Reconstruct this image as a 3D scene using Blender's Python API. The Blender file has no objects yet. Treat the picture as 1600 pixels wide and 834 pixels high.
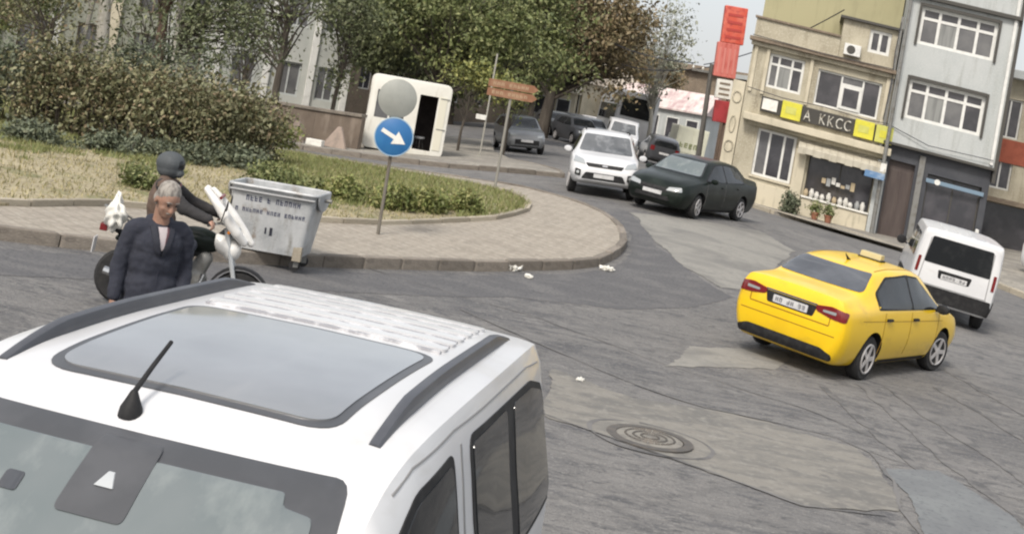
import bpy, bmesh, math, random
import numpy as np
from mathutils import Vector, Matrix
from mathutils.bvhtree import BVHTree

scene = bpy.context.scene
col = scene.collection
R = math.radians
rng = random.Random(7)

# ------------------------------------------------------------------ camera, sky, sun, exposure
cam_data = bpy.data.cameras.new('camera')
cam_data.sensor_width = 36.0
cam_data.lens = 45.0
cam_data.shift_y = -0.16688
cam_data.clip_start = 0.1
cam_data.clip_end = 2000
cam = bpy.data.objects.new('camera', cam_data)
col.objects.link(cam)
ROLL = R(10.0)
cr, sr = math.cos(ROLL), math.sin(ROLL)
cam.matrix_world = Matrix(((cr, -sr, 0, 0), (0, 0, -1, 0), (sr, cr, 0, 3.1), (0, 0, 0, 1)))
scene.camera = cam

SUN_EL, SUN_AZ = R(48), R(205)       # azimuth clockwise from +Y: behind the camera, a little to the left
world = bpy.data.worlds.new('World')
scene.world = world
world.use_nodes = True
wt = world.node_tree
wt.nodes.clear()
sky = wt.nodes.new('ShaderNodeTexSky')
sky.sky_type = 'NISHITA'
sky.sun_disc = False
sky.sun_elevation = SUN_EL
sky.sun_rotation = SUN_AZ
sky.air_density = 1.0
sky.dust_density = 6.0
sky.ozone_density = 0.6
hz = wt.nodes.new('ShaderNodeMix')            # high thin overcast: the blue sky veiled by an even white cloud layer
hz.data_type = 'RGBA'
hz.inputs['Factor'].default_value = 0.5
hz.inputs['B'].default_value = (8.6, 8.75, 8.9, 1)
bg = wt.nodes.new('ShaderNodeBackground')
bg.inputs['Strength'].default_value = 0.105
wo = wt.nodes.new('ShaderNodeOutputWorld')
wt.links.new(sky.outputs[0], hz.inputs['A'])
wt.links.new(hz.outputs['Result'], bg.inputs['Color'])
wt.links.new(bg.outputs[0], wo.inputs[0])

sun_data = bpy.data.lights.new('sun', 'SUN')
sun_data.energy = 2.0
sun_data.angle = R(12)
sun_data.color = (1.0, 0.95, 0.88)
sun = bpy.data.objects.new('sun', sun_data)
col.objects.link(sun)
sd = Vector((math.sin(SUN_AZ) * math.cos(SUN_EL), math.cos(SUN_AZ) * math.cos(SUN_EL), math.sin(SUN_EL)))
sun.rotation_euler = sd.to_track_quat('Z', 'Y').to_euler()
sun.location = (0, 0, 30)

scene.view_settings.view_transform = 'Standard'
scene.view_settings.look = 'None'
scene.view_settings.gamma = 1.0
scene.view_settings.exposure = 0.5
scene.cycles.filter_width = 2.2

# ------------------------------------------------------------------ helpers
def S(t):
    t = np.clip(t, 0, 1)
    return t * t * (3 - 2 * t)

def g(x, y):
    """height of the hillside street"""
    q = y / 1.667
    st = 10 + 0.45 * np.maximum(0, x - 5)
    k = S((q - st) / 11)
    return (k * (.3 + .65 * np.exp(-((x - 4) / 7) ** 2)) - (.02 * np.clip(x, 0, 14) + .05 * np.clip(x, -8, 0) * S((y - 6.5) / 3)) * (1 - k)
            + .006 * np.clip(y - 42, 0, 60))

def gz(x, y):
    return float(g(np.float64(x), np.float64(y)))

def tag(o, label=None, cat=None, group=None, kind=None):
    if label: o['label'] = label
    if cat: o['category'] = cat
    if group: o['group'] = group
    if kind: o['kind'] = kind
    return o

def empty(name, loc=(0, 0, 0), rz=0.0, label=None, cat=None, group=None, kind=None, parent=None):
    o = bpy.data.objects.new(name, None)
    o.empty_display_size = 0.2
    o.location = loc
    o.rotation_euler = (0, 0, rz)
    col.objects.link(o)
    if parent: o.parent = parent
    return tag(o, label, cat, group, kind)

def link(name, me, mat, parent=None):
    o = bpy.data.objects.new(name, me)
    if mat is not None and len(me.materials) == 0:
        me.materials.append(mat)
    col.objects.link(o)
    if parent: o.parent = parent
    return o

def pyd(name, verts, faces, mat, parent=None, smooth=False):
    me = bpy.data.meshes.new(name)
    me.from_pydata([tuple(map(float, v)) for v in verts], [], faces)
    if smooth:
        me.polygons.foreach_set('use_smooth', [True] * len(me.polygons))
    me.update()
    return link(name, me, mat, parent)

class MB:
    """collects shapes in one bmesh"""
    def __init__(s):
        s.v, s.f = [], []
    def add(s, verts, faces):
        o = len(s.v)
        s.v += [tuple(v) for v in verts]
        s.f += [[i + o for i in f] for f in faces]
        return s
    def box(s, x0, x1, y0, y1, z0, z1, fn=None):
        v = [(x0, y0, z0), (x1, y0, z0), (x1, y1, z0), (x0, y1, z0), (x0, y0, z1), (x1, y0, z1), (x1, y1, z1), (x0, y1, z1)]
        if fn: v = [fn(p) for p in v]
        return s.add(v, [[0, 3, 2, 1], [4, 5, 6, 7], [0, 1, 5, 4], [1, 2, 6, 5], [2, 3, 7, 6], [3, 0, 4, 7]])
    def tube(s, pts, rad, n=8, cap=True):
        pts = [Vector(p) for p in pts]
        if not hasattr(rad, '__len__'): rad = [rad] * len(pts)
        vs, fs = [], []
        up0 = None
        for i, p in enumerate(pts):
            t = (pts[min(i + 1, len(pts) - 1)] - pts[max(i - 1, 0)]).normalized()
            if up0 is None:
                up0 = Vector((0, 0, 1)) if abs(t.z) < .9 else Vector((1, 0, 0))
            a = t.cross(up0)
            if a.length < 1e-6: a = t.orthogonal()
            a.normalize()
            b = t.cross(a).normalized()
            up0 = -b if False else up0
            for k in range(n):
                w = 2 * math.pi * k / n
                vs.append(p + (a * math.cos(w) + b * math.sin(w)) * rad[i])
        for i in range(len(pts) - 1):
            for k in range(n):
                fs.append([i * n + k, i * n + (k + 1) % n, (i + 1) * n + (k + 1) % n, (i + 1) * n + k])
        if cap:
            fs.append(list(range(n - 1, -1, -1)))
            fs.append([(len(pts) - 1) * n + k for k in range(n)])
        return s.add(vs, fs)
    def lathe(s, prof, axis='y', c=(0, 0, 0), n=24):
        """prof: list of (r, h) along the axis"""
        vs, fs = [], []
        for r_, h in prof:
            for k in range(n):
                w = 2 * math.pi * k / n
                a, b = r_ * math.cos(w), r_ * math.sin(w)
                p = {'y': (a, h, b), 'z': (a, b, h), 'x': (h, a, b)}[axis]
                vs.append((p[0] + c[0], p[1] + c[1], p[2] + c[2]))
        for i in range(len(prof) - 1):
            for k in range(n):
                fs.append([i * n + k, i * n + (k + 1) % n, (i + 1) * n + (k + 1) % n, (i + 1) * n + k])
        fs.append(list(range(n)))
        fs.append([(len(prof) - 1) * n + k for k in range(n)])
        return s.add(vs, fs)
    def prism(s, poly, y0, y1):
        """polygon in (x,z) extruded along y"""
        n = len(poly)
        vs = [(p[0], y0, p[1]) for p in poly] + [(p[0], y1, p[1]) for p in poly]
        return s.add(vs, [list(range(n)), list(range(2 * n - 1, n - 1, -1))] + [[i, i + n, (i + 1) % n + n, (i + 1) % n] for i in range(n)])
    def build(s, name, mat, parent=None, smooth=False, bevel=0):
        bm = bmesh.new()
        vs = [bm.verts.new(v) for v in s.v]
        for f in s.f:
            try: bm.faces.new([vs[i] for i in f])
            except ValueError: pass
        bmesh.ops.recalc_face_normals(bm, faces=bm.faces)
        if bevel:
            bmesh.ops.bevel(bm, geom=[e for e in bm.edges if e.calc_face_angle(0) > .6], offset=bevel, segments=2, affect='EDGES', profile=.6)
        me = bpy.data.meshes.new(name)
        bm.to_mesh(me); bm.free()
        if smooth:
            me.polygons.foreach_set('use_smooth', [True] * len(me.polygons))
            me.set_sharp_from_angle(angle=R(40))
        return link(name, me, mat, parent)

def rounded(poly, r, n=4):
    out = []
    m = len(poly)
    for i in range(m):
        a, b, c = (Vector(poly[(i - 1) % m]), Vector(poly[i]), Vector(poly[(i + 1) % m]))
        d1, d2 = (a - b), (c - b)
        rr = min(r, d1.length * .45, d2.length * .45)
        p, q = b + d1.normalized() * rr, b + d2.normalized() * rr
        for k in range(n + 1):
            t = k / n
            out.append(tuple(p * (1 - t) ** 2 + b * 2 * t * (1 - t) + q * t * t))
    return out

# ------------------------------------------------------------------ materials
def mat(name, c, rough=.6, metal=0.0, spec=.5, layers=(), bump=None, coat=0.0, island=None, ior=None):
    """layers: (scale(s), colour, lo, hi, detail) noise overlays in object space; island: second colour by leaf"""
    m = bpy.data.materials.new(name)
    m.use_nodes = True
    nt = m.node_tree
    b = nt.nodes['Principled BSDF']
    b.inputs['Base Color'].default_value = (*c, 1)
    b.inputs['Roughness'].default_value = rough
    b.inputs['Metallic'].default_value = metal
    b.inputs['Specular IOR Level'].default_value = spec
    if ior: b.inputs['IOR'].default_value = ior
    if coat:
        b.inputs['Coat Weight'].default_value = coat
        b.inputs['Coat Roughness'].default_value = .08
    tc = nt.nodes.new('ShaderNodeTexCoord')
    last = None
    def noise(sc, det=4, dist=0.0):
        mp = nt.nodes.new('ShaderNodeMapping')
        if hasattr(sc, '__len__'):
            mp.inputs['Scale'].default_value = sc
        else:
            mp.inputs['Scale'].default_value = (sc, sc, sc)
        mp.inputs['Location'].default_value = (rng.uniform(-9, 9), rng.uniform(-9, 9), rng.uniform(-9, 9))
        nt.links.new(tc.outputs['Object'], mp.inputs['Vector'])
        n = nt.nodes.new('ShaderNodeTexNoise')
        n.inputs['Scale'].default_value = 1
        n.inputs['Detail'].default_value = det
        n.inputs['Roughness'].default_value = .6
        n.inputs['Distortion'].default_value = dist
        nt.links.new(mp.outputs[0], n.inputs['Vector'])
        return n
    if island:
        ge = nt.nodes.new('ShaderNodeNewGeometry')
        rp = nt.nodes.new('ShaderNodeValToRGB')
        els = [c] + list(island)
        rp.color_ramp.elements[0].color = (*els[0], 1)
        rp.color_ramp.elements[1].color = (*els[-1], 1)
        for i, e in enumerate(els[1:-1]):
            k = rp.color_ramp.elements.new((i + 1) / (len(els) - 1))
            k.color = (*e, 1)
        nt.links.new(ge.outputs['Random Per Island'], rp.inputs[0])
        last = rp.outputs[0]
    for L in layers:
        sc, c2, lo, hi = L[:4]
        n = noise(sc, L[4] if len(L) > 4 else 4, L[5] if len(L) > 5 else 0.0)
        mr = nt.nodes.new('ShaderNodeMapRange')
        mr.inputs['From Min'].default_value = lo
        mr.inputs['From Max'].default_value = hi
        nt.links.new(n.outputs['Fac'], mr.inputs['Value'])
        mx = nt.nodes.new('ShaderNodeMix')
        mx.data_type = 'RGBA'
        nt.links.new(mr.outputs[0], mx.inputs['Factor'])
        if last is None: mx.inputs['A'].default_value = (*c, 1)
        else: nt.links.new(last, mx.inputs['A'])
        mx.inputs['B'].default_value = (*c2, 1)
        last = mx.outputs['Result']
    if last is not None:
        nt.links.new(last, b.inputs['Base Color'])
    if bump:
        n = noise(bump[0], 6)
        bn = nt.nodes.new('ShaderNodeBump')
        bn.inputs['Strength'].default_value = bump[1]
        bn.inputs['Distance'].default_value = bump[2] if len(bump) > 2 else .02
        nt.links.new(n.outputs['Fac'], bn.inputs['Height'])
        nt.links.new(bn.outputs[0], b.inputs['Normal'])
    return m

M = {}
def asphalt():
    m = mat('asphalt', (.145, .142, .139), .88, layers=[
        ((.16, .22, .3), (.190, .184, .175), .42, .60, 5, .6),
        ((.7, 1.6, 1), (.092, .092, .096), .50, .64, 8, 1.4),
        ((1.9, 3.8, 1), (.205, .199, .190), .54, .68, 8, 1.0),
        ((5, 9, 5), (.086, .086, .088), .53, .66, 7, .6),
        (26, (.235, .228, .216), .55, .68, 5), (70, (.065, .065, .067), .55, .70, 3)], bump=((8, 12, 8), 1.0, .05))
    nt = m.node_tree
    b = nt.nodes['Principled BSDF']
    # meandering cracks: edges of stretched cells
    tc = nt.nodes.new('ShaderNodeTexCoord')
    mp = nt.nodes.new('ShaderNodeMapping'); mp.inputs['Scale'].default_value = (.28, .75, .5)
    nz = nt.nodes.new('ShaderNodeTexNoise'); nz.inputs['Scale'].default_value = 1.6; nz.inputs['Detail'].default_value = 5
    nt.links.new(tc.outputs['Object'], nz.inputs['Vector'])
    ad = nt.nodes.new('ShaderNodeMix'); ad.data_type = 'VECTOR'; ad.inputs['Factor'].default_value = .16
    nt.links.new(tc.outputs['Object'], mp.inputs['Vector'])
    nt.links.new(mp.outputs[0], ad.inputs['A']); nt.links.new(nz.outputs['Color'], ad.inputs['B'])
    vo = nt.nodes.new('ShaderNodeTexVoronoi'); vo.feature = 'DISTANCE_TO_EDGE'; vo.inputs['Scale'].default_value = 1.9
    nt.links.new(ad.outputs['Result'], vo.inputs['Vector'])
    mr = nt.nodes.new('ShaderNodeMapRange'); mr.inputs['From Min'].default_value = .006; mr.inputs['From Max'].default_value = .028
    mr.inputs['To Min'].default_value = .20; mr.inputs['To Max'].default_value = 0
    nt.links.new(vo.outputs['Distance'], mr.inputs['Value'])
    src = b.inputs['Base Color'].links[0].from_socket
    mx = nt.nodes.new('ShaderNodeMix'); mx.data_type = 'RGBA'
    nt.links.new(mr.outputs[0], mx.inputs['Factor']); nt.links.new(src, mx.inputs['A']); mx.inputs['B'].default_value = (.045, .045, .048, 1)
    nt.links.new(mx.outputs['Result'], b.inputs['Base Color'])
    return m
M['asphalt'] = asphalt()
M['asphalt_dark'] = mat('asphalt_dark', (.098, .097, .099), .85, layers=[((1.2, 2.2, 1), (.135, .132, .130), .45, .65, 5, .5), (25, (.05, .05, .055), .5, .7)], bump=(12, .4, .02))
M['concrete_patch'] = mat('concrete_patch', (.208, .197, .174), .9, layers=[((.8, 1.6, 1), (.140, .136, .126), .44, .60, 8, 1.4), ((4, 7, 4), (.13, .126, .118), .54, .68, 7, .6), (9, (.24, .23, .205), .52, .7, 5), (45, (.13, .125, .115), .58, .72)], bump=(14, .35, .02))
M['concrete_lane'] = mat('concrete_lane', (.245, .237, .213), .9, layers=[((.5, .8, 1), (.16, .156, .145), .44, .60, 8, 1.2), ((4, 6, 4), (.17, .165, .155), .54, .68, 7, .6), (18, (.19, .185, .17), .5, .7)], bump=(14, .35, .02))
M['blue_patch'] = mat('blue_patch', (.145, .152, .156), .75, layers=[((1.5, 1.5, 1), (.18, .19, .19), .45, .65, 5, .6), (16, (.09, .10, .105), .55, .7)], bump=(14, .35, .02))
M['tyre_mark'] = mat('tyre_mark', (.080, .080, .081), .9, layers=[((3, 3, 1), (.155, .150, .145), .40, .55, 6), (30, (.18, .175, .168), .55, .7)])
M['crack'] = mat('crack', (.088, .087, .087), .95, layers=[(1.1, (.158, .154, .150), .42, .54, 6)])
M['paving'] = mat('paving', (.33, .295, .245), .9, layers=[(2.2, (.265, .235, .195), .45, .65, 5), (9, (.39, .355, .30), .5, .68, 3), (30, (.20, .18, .15), .58, .72, 3)], bump=(26, .6, .02))
def joints(m, bw, bh, mortar, c, amt):
    nt = m.node_tree; b = nt.nodes['Principled BSDF']
    tc = nt.nodes.new('ShaderNodeTexCoord'); mp = nt.nodes.new('ShaderNodeMapping'); mp.inputs['Rotation'].default_value = (0, 0, .75)
    br = nt.nodes.new('ShaderNodeTexBrick'); br.inputs['Scale'].default_value = 1; br.inputs['Brick Width'].default_value = bw; br.inputs['Row Height'].default_value = bh
    br.inputs['Mortar Size'].default_value = mortar; br.inputs['Color1'].default_value = (0, 0, 0, 1); br.inputs['Color2'].default_value = (.35, .35, .35, 1); br.inputs['Mortar'].default_value = (1, 1, 1, 1)
    nt.links.new(tc.outputs['Object'], mp.inputs['Vector']); nt.links.new(mp.outputs[0], br.inputs['Vector'])
    ml = nt.nodes.new('ShaderNodeMath'); ml.operation = 'MULTIPLY'; ml.inputs[1].default_value = amt
    nt.links.new(br.outputs['Color'], ml.inputs[0])
    src = b.inputs['Base Color'].links[0].from_socket
    mx = nt.nodes.new('ShaderNodeMix'); mx.data_type = 'RGBA'
    nt.links.new(ml.outputs[0], mx.inputs['Factor']); nt.links.new(src, mx.inputs['A']); mx.inputs['B'].default_value = (*c, 1)
    nt.links.new(mx.outputs['Result'], b.inputs['Base Color'])
joints(M['paving'], .23, .23, .02, (.17, .15, .12), .42)
M['kerb'] = mat('kerb_concrete', (.205, .180, .150), .9, layers=[(3, (.14, .122, .102), .45, .65, 5), (18, (.27, .24, .205), .52, .7)], bump=(14, .5, .02))
M['kerb_pale'] = mat('kerb_pale', (.36, .32, .25), .9, layers=[(3, (.26, .23, .18), .45, .65, 5), (18, (.43, .39, .31), .52, .7)], bump=(14, .5, .02))
M['soil'] = mat('soil', (.30, .26, .165), .95, layers=[(.5, (.38, .33, .215), .42, .6, 5), (1.3, (.18, .18, .085), .54, .66, 5), (9, (.12, .10, .06), .5, .7, 4)], bump=(8, .8, .04))
M['dirt'] = mat('dirt_paving', (.22, .205, .18), .95, layers=[(.8, (.30, .28, .24), .45, .6, 5), (7, (.15, .14, .12), .5, .7, 4)], bump=(8, .8, .04))

def paint(name, c, rough=.32, dirt=None):
    return mat(name, c, rough, 0, .5, layers=[(1.7, tuple(v * .88 for v in c), .45, .7, 5), (7, tuple(v * .93 + .01 for v in c), .5, .75, 4)], coat=.35)
M['white'] = mat('white_paint', (.60, .605, .61), .32, 0, .5, coat=.3, layers=[(1.3, (.54, .545, .555), .45, .68, 5), ((2, 2, 6), (.50, .495, .48), .58, .78, 6)])
M['yellow'] = mat('yellow_paint', (.80, .52, .006), .28, 0, .5, coat=.5, layers=[(1.7, (.74, .47, .006), .45, .7, 5), ((2, 2, 5), (.62, .40, .02), .58, .78, 5)])
M['black_paint'] = mat('dark_paint', (.006, .010, .008), .3, 0, .22, coat=.08, layers=[(2, (.016, .022, .018), .45, .65)])
M['grey_paint'] = paint('grey_paint', (.20, .21, .22))
M['silver'] = paint('silver_paint', (.42, .44, .45))
M['darkgrey_paint'] = paint('dark_grey_paint', (.055, .058, .065))
M['cream_paint'] = paint('cream_paint', (.62, .62, .50))
M['red_paint'] = paint('red_paint', (.35, .03, .03))
M['glass'] = mat('car_glass', (.012, .014, .016), .05, 0, .45, layers=[(3, (.030, .032, .033), .45, .7)])
M['screen'] = mat('screen_reflection', (.135, .155, .158), .10, 0, .9, layers=[(1.4, (.10, .125, .128), .4, .7), ((.6, 5, 5), (.21, .235, .23), .52, .75, 5)])  # pale teal-grey base and streaks paint in the sky's reflection
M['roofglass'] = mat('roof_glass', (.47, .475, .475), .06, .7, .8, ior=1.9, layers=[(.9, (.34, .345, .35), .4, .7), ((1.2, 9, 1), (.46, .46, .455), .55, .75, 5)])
M['frit'] = mat('frit_band', (.062, .065, .071), .35, 0, .35, layers=[(3, (.08, .083, .09), .45, .65)])
M['plastic'] = mat('black_plastic', (.013, .013, .014), .65, 0, .3, layers=[(9, (.03, .03, .03), .45, .7)])
M['rail'] = mat('rail_plastic', (.055, .058, .068), .4, layers=[(6, (.075, .078, .088), .45, .7)])
M['rubber'] = mat('tyre_rubber', (.017, .017, .018), .85, layers=[(14, (.032, .031, .03), .45, .7)])
M['rim'] = mat('alloy_rim', (.55, .53, .52), .4, .35)
M['steel_rim'] = mat('dull_rim', (.16, .16, .16), .5, .3)
M['chrome'] = mat('chrome', (.55, .55, .55), .15, 1)
M['tail'] = mat('tail_lamp', (.16, .008, .010), .12, 0, .6, coat=.6)
M['lamp'] = mat('head_lamp', (.38, .40, .40), .1, .3, .7, coat=.6)
M['rib_shade'] = mat('rib_shade_line', (.30, .30, .32), .6, layers=[(12, (.62, .62, .63), .45, .6, 3)])
M['plate'] = mat('plate_white', (.55, .55, .55), .4, layers=[(14, (.40, .40, .40), .5, .7)])
M['plate_ink'] = mat('plate_ink', (.16, .16, .17), .6)
M['ink'] = mat('dark_ink', (.02, .022, .035), .6)
M['blue_ink'] = mat('blue_ink', (.035, .042, .085), .6, layers=[(25, (.16, .17, .20), .5, .62)])
M['seam'] = mat('seam_shadow', (.22, .22, .22), .8)
M['yseam'] = mat('yellow_seam', (.25, .13, .004), .7)  # dark yellow for panel gaps, also for painted crease shade

# ------------------------------------------------------------------ ground sheets
def strip_grid(a, step):
    out = []
    for (lo, hi, st) in step:
        out += list(np.arange(lo, hi, st))
    out.append(step[-1][1])
    return np.array(out)

xs = strip_grid(None, [(-160, -20, 10), (-20, 20, .4), (20, 160, 10)])
ys = strip_grid(None, [(-6, 60, .4), (60, 120, 2), (120, 420, 15)])
XX, YY = np.meshgrid(xs, ys, indexing='ij')
ZZ = g(XX, YY)
nx_, ny_ = len(xs), len(ys)
rv = np.stack([XX.ravel(), YY.ravel(), ZZ.ravel()], 1)
rf = [[i * ny_ + j, (i + 1) * ny_ + j, (i + 1) * ny_ + j + 1, i * ny_ + j + 1] for i in range(nx_ - 1) for j in range(ny_ - 1)]
road = pyd('road', rv, rf, M['asphalt'], smooth=True)
tag(road, 'worn grey asphalt road with cracks and repairs', 'road', kind='structure')

def sheet(name, poly, dz, material, parent=None, skirt=0.0, step=.4, jitter=0.0, seed=1):
    r_ = random.Random(seed)
    bm = bmesh.new()
    pts = []
    m = len(poly)
    for i in range(m):
        a, b = Vector(poly[i][:2]), Vector(poly[(i + 1) % m][:2])
        n = max(1, int((b - a).length / .11)) if jitter else 1
        for k in range(n):
            p = a.lerp(b, k / n)
            if jitter:
                w_ = jitter * (1.2 * math.sin(len(pts) * .31 + seed) * math.sin(len(pts) * .083 + seed * 2))
                p = p + Vector((r_.uniform(-jitter, jitter) * .45 + w_, r_.uniform(-jitter, jitter) * .45 + w_))
            pts.append(p)
    vs = [bm.verts.new((p.x, p.y, 0)) for p in pts]
    f = bm.faces.new(vs)
    if f.normal.z < 0: f.normal_flip()
    bmesh.ops.triangulate(bm, faces=bm.faces[:])
    x0, x1 = min(p.x for p in pts), max(p.x for p in pts)
    y0, y1 = min(p.y for p in pts), max(p.y for p in pts)
    for ax, lo, hi in ((0, x0, x1), (1, y0, y1)):
        c = math.floor(lo / step) * step + step
        while c < hi:
            no = (1, 0, 0) if ax == 0 else (0, 1, 0)
            bmesh.ops.bisect_plane(bm, geom=bm.verts[:] + bm.edges[:] + bm.faces[:], plane_co=(c, c, 0), plane_no=no)
            c += step
    bm.normal_update()
    for f in bm.faces:
        if f.normal.z < 0: f.normal_flip()
    if skirt:
        be = [e for e in bm.edges if e.is_boundary]
        ex = bmesh.ops.extrude_edge_only(bm, edges=be)
        low = set(v for v in ex['geom'] if isinstance(v, bmesh.types.BMVert))
    else:
        low = set()
    for v in bm.verts:
        v.co.z = gz(v.co.x, v.co.y) + (dz - skirt if v in low else dz)
    me = bpy.data.meshes.new(name)
    bm.to_mesh(me); bm.free()
    o = link(name, me, material, parent)
    return o

# island in front (pavement, inner planting bed) ------------------------------------------------
KERB_OUT = [(-16, 8.5), (-9.5, 12.6), (-6.22, 15.37), (-5.33, 15.94), (-4.81, 16.36), (-3.85, 17.2), (-3.13, 17.95), (-2.27, 18.94), (-1.03, 20.41),
            (.63, 22.08), (1.44, 22.86), (2.06, 23.67), (2.5, 24.81), (2.76, 25.97), (2.84, 27.43), (2.64, 29.0), (2.04, 30.44),
            (1.36, 31.27), (.74, 31.98), (-.07, 32.5), (-1.6, 33.2), (-4.0, 34.6), (-7.0, 36.0), (-12, 38), (-20, 40)]
INNER = [(-14, 11.6), (-8.2, 15.2), (-6.46, 17.04), (-5.73, 19.09), (-4.27, 20.78), (-2.75, 22.32), (-1.99, 23.16), (-.8, 24.88), (.18, 26.29),
         (.71, 27.61), (.82, 28.64), (.63, 29.71), (.25, 30.38), (-.53, 31.1), (-2.2, 32.2), (-4.4, 33.6), (-7.2, 35.0), (-12, 37), (-20, 39)]
island = sheet('island_pavement', KERB_OUT + [(-24, 30), (-24, 12)], .15, M['paving'], skirt=.3)
tag(island, 'pale paved pavement round the traffic island', 'pavement', kind='structure')
bed = sheet('island_bed', INNER + [(-23, 32), (-23, 14)], .19, M['soil'], skirt=.15)
tag(bed, 'dry grassy planting bed of the traffic island', 'ground', kind='structure')

def resample(pl, L):
    out = [Vector(pl[0])]
    acc = 0
    for a, b in zip(pl[:-1], pl[1:]):
        a, b = Vector(a), Vector(b)
        d = (b - a).length
        t = L - acc
        while t <= d:
            out.append(a.lerp(b, t / d)); t += L
        acc = d - (t - L)
    return out

def box_mesh(name):
    me = bpy.data.meshes.new(name)
    bm = bmesh.new()
    bmesh.ops.create_cube(bm, size=1)
    bmesh.ops.bevel(bm, geom=bm.edges[:], offset=.06, segments=1, affect='EDGES')
    bm.to_mesh(me); bm.free()
    return me

def kerb_line(root, pl, L, w, top, bot, material, inward=0.0):
    me = box_mesh('kerb_stone'); me.materials.append(material)
    pts = resample(pl, L)
    for a, b in zip(pts[:-1], pts[1:]):
        c = (a + b) / 2
        d = (b - a)
        n = Vector((-d.y, d.x)).normalized() * inward
        o = bpy.data.objects.new('kerb_stone', me)
        col.objects.link(o)
        o.parent = root
        za, zb = gz(a.x, a.y), gz(b.x, b.y)
        h = top - bot
        f = Vector((d.x, d.y, zb - za)).normalized()
        l = Vector((0, 0, 1)).cross(f).normalized()
        u = f.cross(l)
        jit = rng.uniform(-.014, .012)
        l = (l + u * rng.uniform(-.03, .03) + f * rng.uniform(-.015, .015)).normalized(); u = f.cross(l)
        loc = Vector((c.x + n.x, c.y + n.y, (za + zb) / 2 + (top + bot) / 2 + jit))
        mt = Matrix((f * (d.length - .014), l * w, u * h)).transposed().to_4x4()
        mt.translation = loc
        o.matrix_world = mt

def vary(m, amt):
    nt = m.node_tree; b = nt.nodes['Principled BSDF']
    oi = nt.nodes.new('ShaderNodeObjectInfo'); mr = nt.nodes.new('ShaderNodeMapRange')
    mr.inputs['To Min'].default_value = 1 - amt; mr.inputs['To Max'].default_value = 1 + amt * .6
    nt.links.new(oi.outputs['Random'], mr.inputs['Value'])
    vm = nt.nodes.new('ShaderNodeVectorMath'); vm.operation = 'SCALE'
    nt.links.new(b.inputs['Base Color'].links[0].from_socket, vm.inputs[0]); nt.links.new(mr.outputs[0], vm.inputs['Scale'])
    nt.links.new(vm.outputs[0], b.inputs['Base Color'])
vary(M['kerb'], .28); vary(M['kerb_pale'], .25)
k1 = empty('island_kerb', kind='structure'); tag(k1, 'weathered brown concrete kerb round the island', 'kerb')
kerb_line(k1, KERB_OUT, .82, .16, .175, -.08, M['kerb'], inward=.02)
k2 = empty('planting_bed_kerb', kind='structure'); tag(k2, 'pale inner kerb edging the planting bed', 'kerb')
kerb_line(k2, INNER, .9, .12, .235, .10, M['kerb_pale'])

# strip of ground behind with the kiosk
PLOT = [(-24, 44), (-12, 40.5), (-6, 38.8), (-1.52, 38.2), (.41, 38.7), (2.0, 39.3), (1.9, 41.0), (1.27, 43.2), (.3, 44.8), (-.3, 49), (-.6, 58), (-24, 58)]
plot = sheet('kiosk_pavement', PLOT, .13, M['dirt'], skirt=.25)
tag(plot, 'dusty pavement strip behind the island', 'pavement', kind='structure')
k3 = empty('far_kerb', kind='structure'); tag(k3, 'low dark kerb of the strip behind the island', 'kerb')
kerb_line(k3, PLOT[1:9], .9, .15, .15, -.08, M['kerb'])

# right-hand pavement in front of the shops
KERB_R = [(15.5, 92), (12.6, 72), (9.7, 55), (8.7, 47.5), (8.8, 45.3), (9.6, 43.9), (11.4, 43.1), (12.5, 41.4), (13.4, 38.5), (14.3, 35.5), (15.6, 31), (17.2, 26), (20, 18)]
walk = sheet('shop_pavement', KERB_R + [(30, 18), (30, 92)], .13, M['dirt'], skirt=.25)
tag(walk, 'narrow grey pavement in front of the shops', 'pavement', kind='structure')
k4 = empty('shop_kerb', kind='structure'); tag(k4, 'worn kerb along the shop pavement', 'kerb')
kerb_line(k4, KERB_R, .9, .15, .15, -.08, M['kerb_pale'])

# repairs and marks in the road
def patch(name, poly, dz, m, lab, jit=.05, seed=1):
    o = sheet(name, poly, dz, m, jitter=jit, seed=seed)
    tag(o, lab, 'road patch', kind='structure')
patch('asphalt_lane', [(-8.5, 12.2), (-4.6, 16.1), (-2.2, 18.6), (.7, 21.75), (1.6, 22.6), (2.3, 23.6), (2.75, 24.9), (3.0, 26.6), (3.0, 28.5), (2.6, 30.3), (3.3, 31.2), (3.45, 28.8), (3.6, 26.6), (4.1, 24.4), (4.6, 23.2), (3.6, 21.6), (2.2, 20.3), (.6, 19.8), (-1.5, 17.6), (-3.4, 15.6), (-6.6, 12.0)], .004, M['asphalt_dark'], 'dark asphalt strip curving along the island kerb', .06, 3)
patch('concrete_lane', [(3.32, 31.0), (4.78, 31.6), (6.9, 33.2), (7.4, 31.0), (6.1, 27.2), (4.9, 24.0), (4.45, 23.8), (4.0, 25.0), (3.62, 26.8), (3.48, 28.7)], .008, M['concrete_lane'], 'pale concrete lane leading up past the crashed cars', .05, 4)
patch('manhole_patch', [(1.01, 15.2), (2.01, 14.6), (3.53, 14.65), (4.45, 14.2), (4.5, 13.2), (4.18, 11.88), (3.18, 11.46), (2.55, 11.92), (1.81, 12.37), (.9, 12.8)], .008, M['concrete_patch'], 'beige concrete repair round the manhole', .06, 5)
patch('grey_patch', [(4.56, 13.5), (5.26, 13.9), (5.6, 12.63), (5.2, 11.0), (4.2, 10.8), (4.4, 12.0)], .008, M['blue_patch'], 'bluish grey asphalt repair at the lower right', .05, 6)
patch('far_patch', [(3.2, 18.6), (5.0, 19.8), (4.4, 18.2), (2.6, 16.9)], .006, M['concrete_lane'], 'small pale repair left of the taxi', .07, 8)

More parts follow.
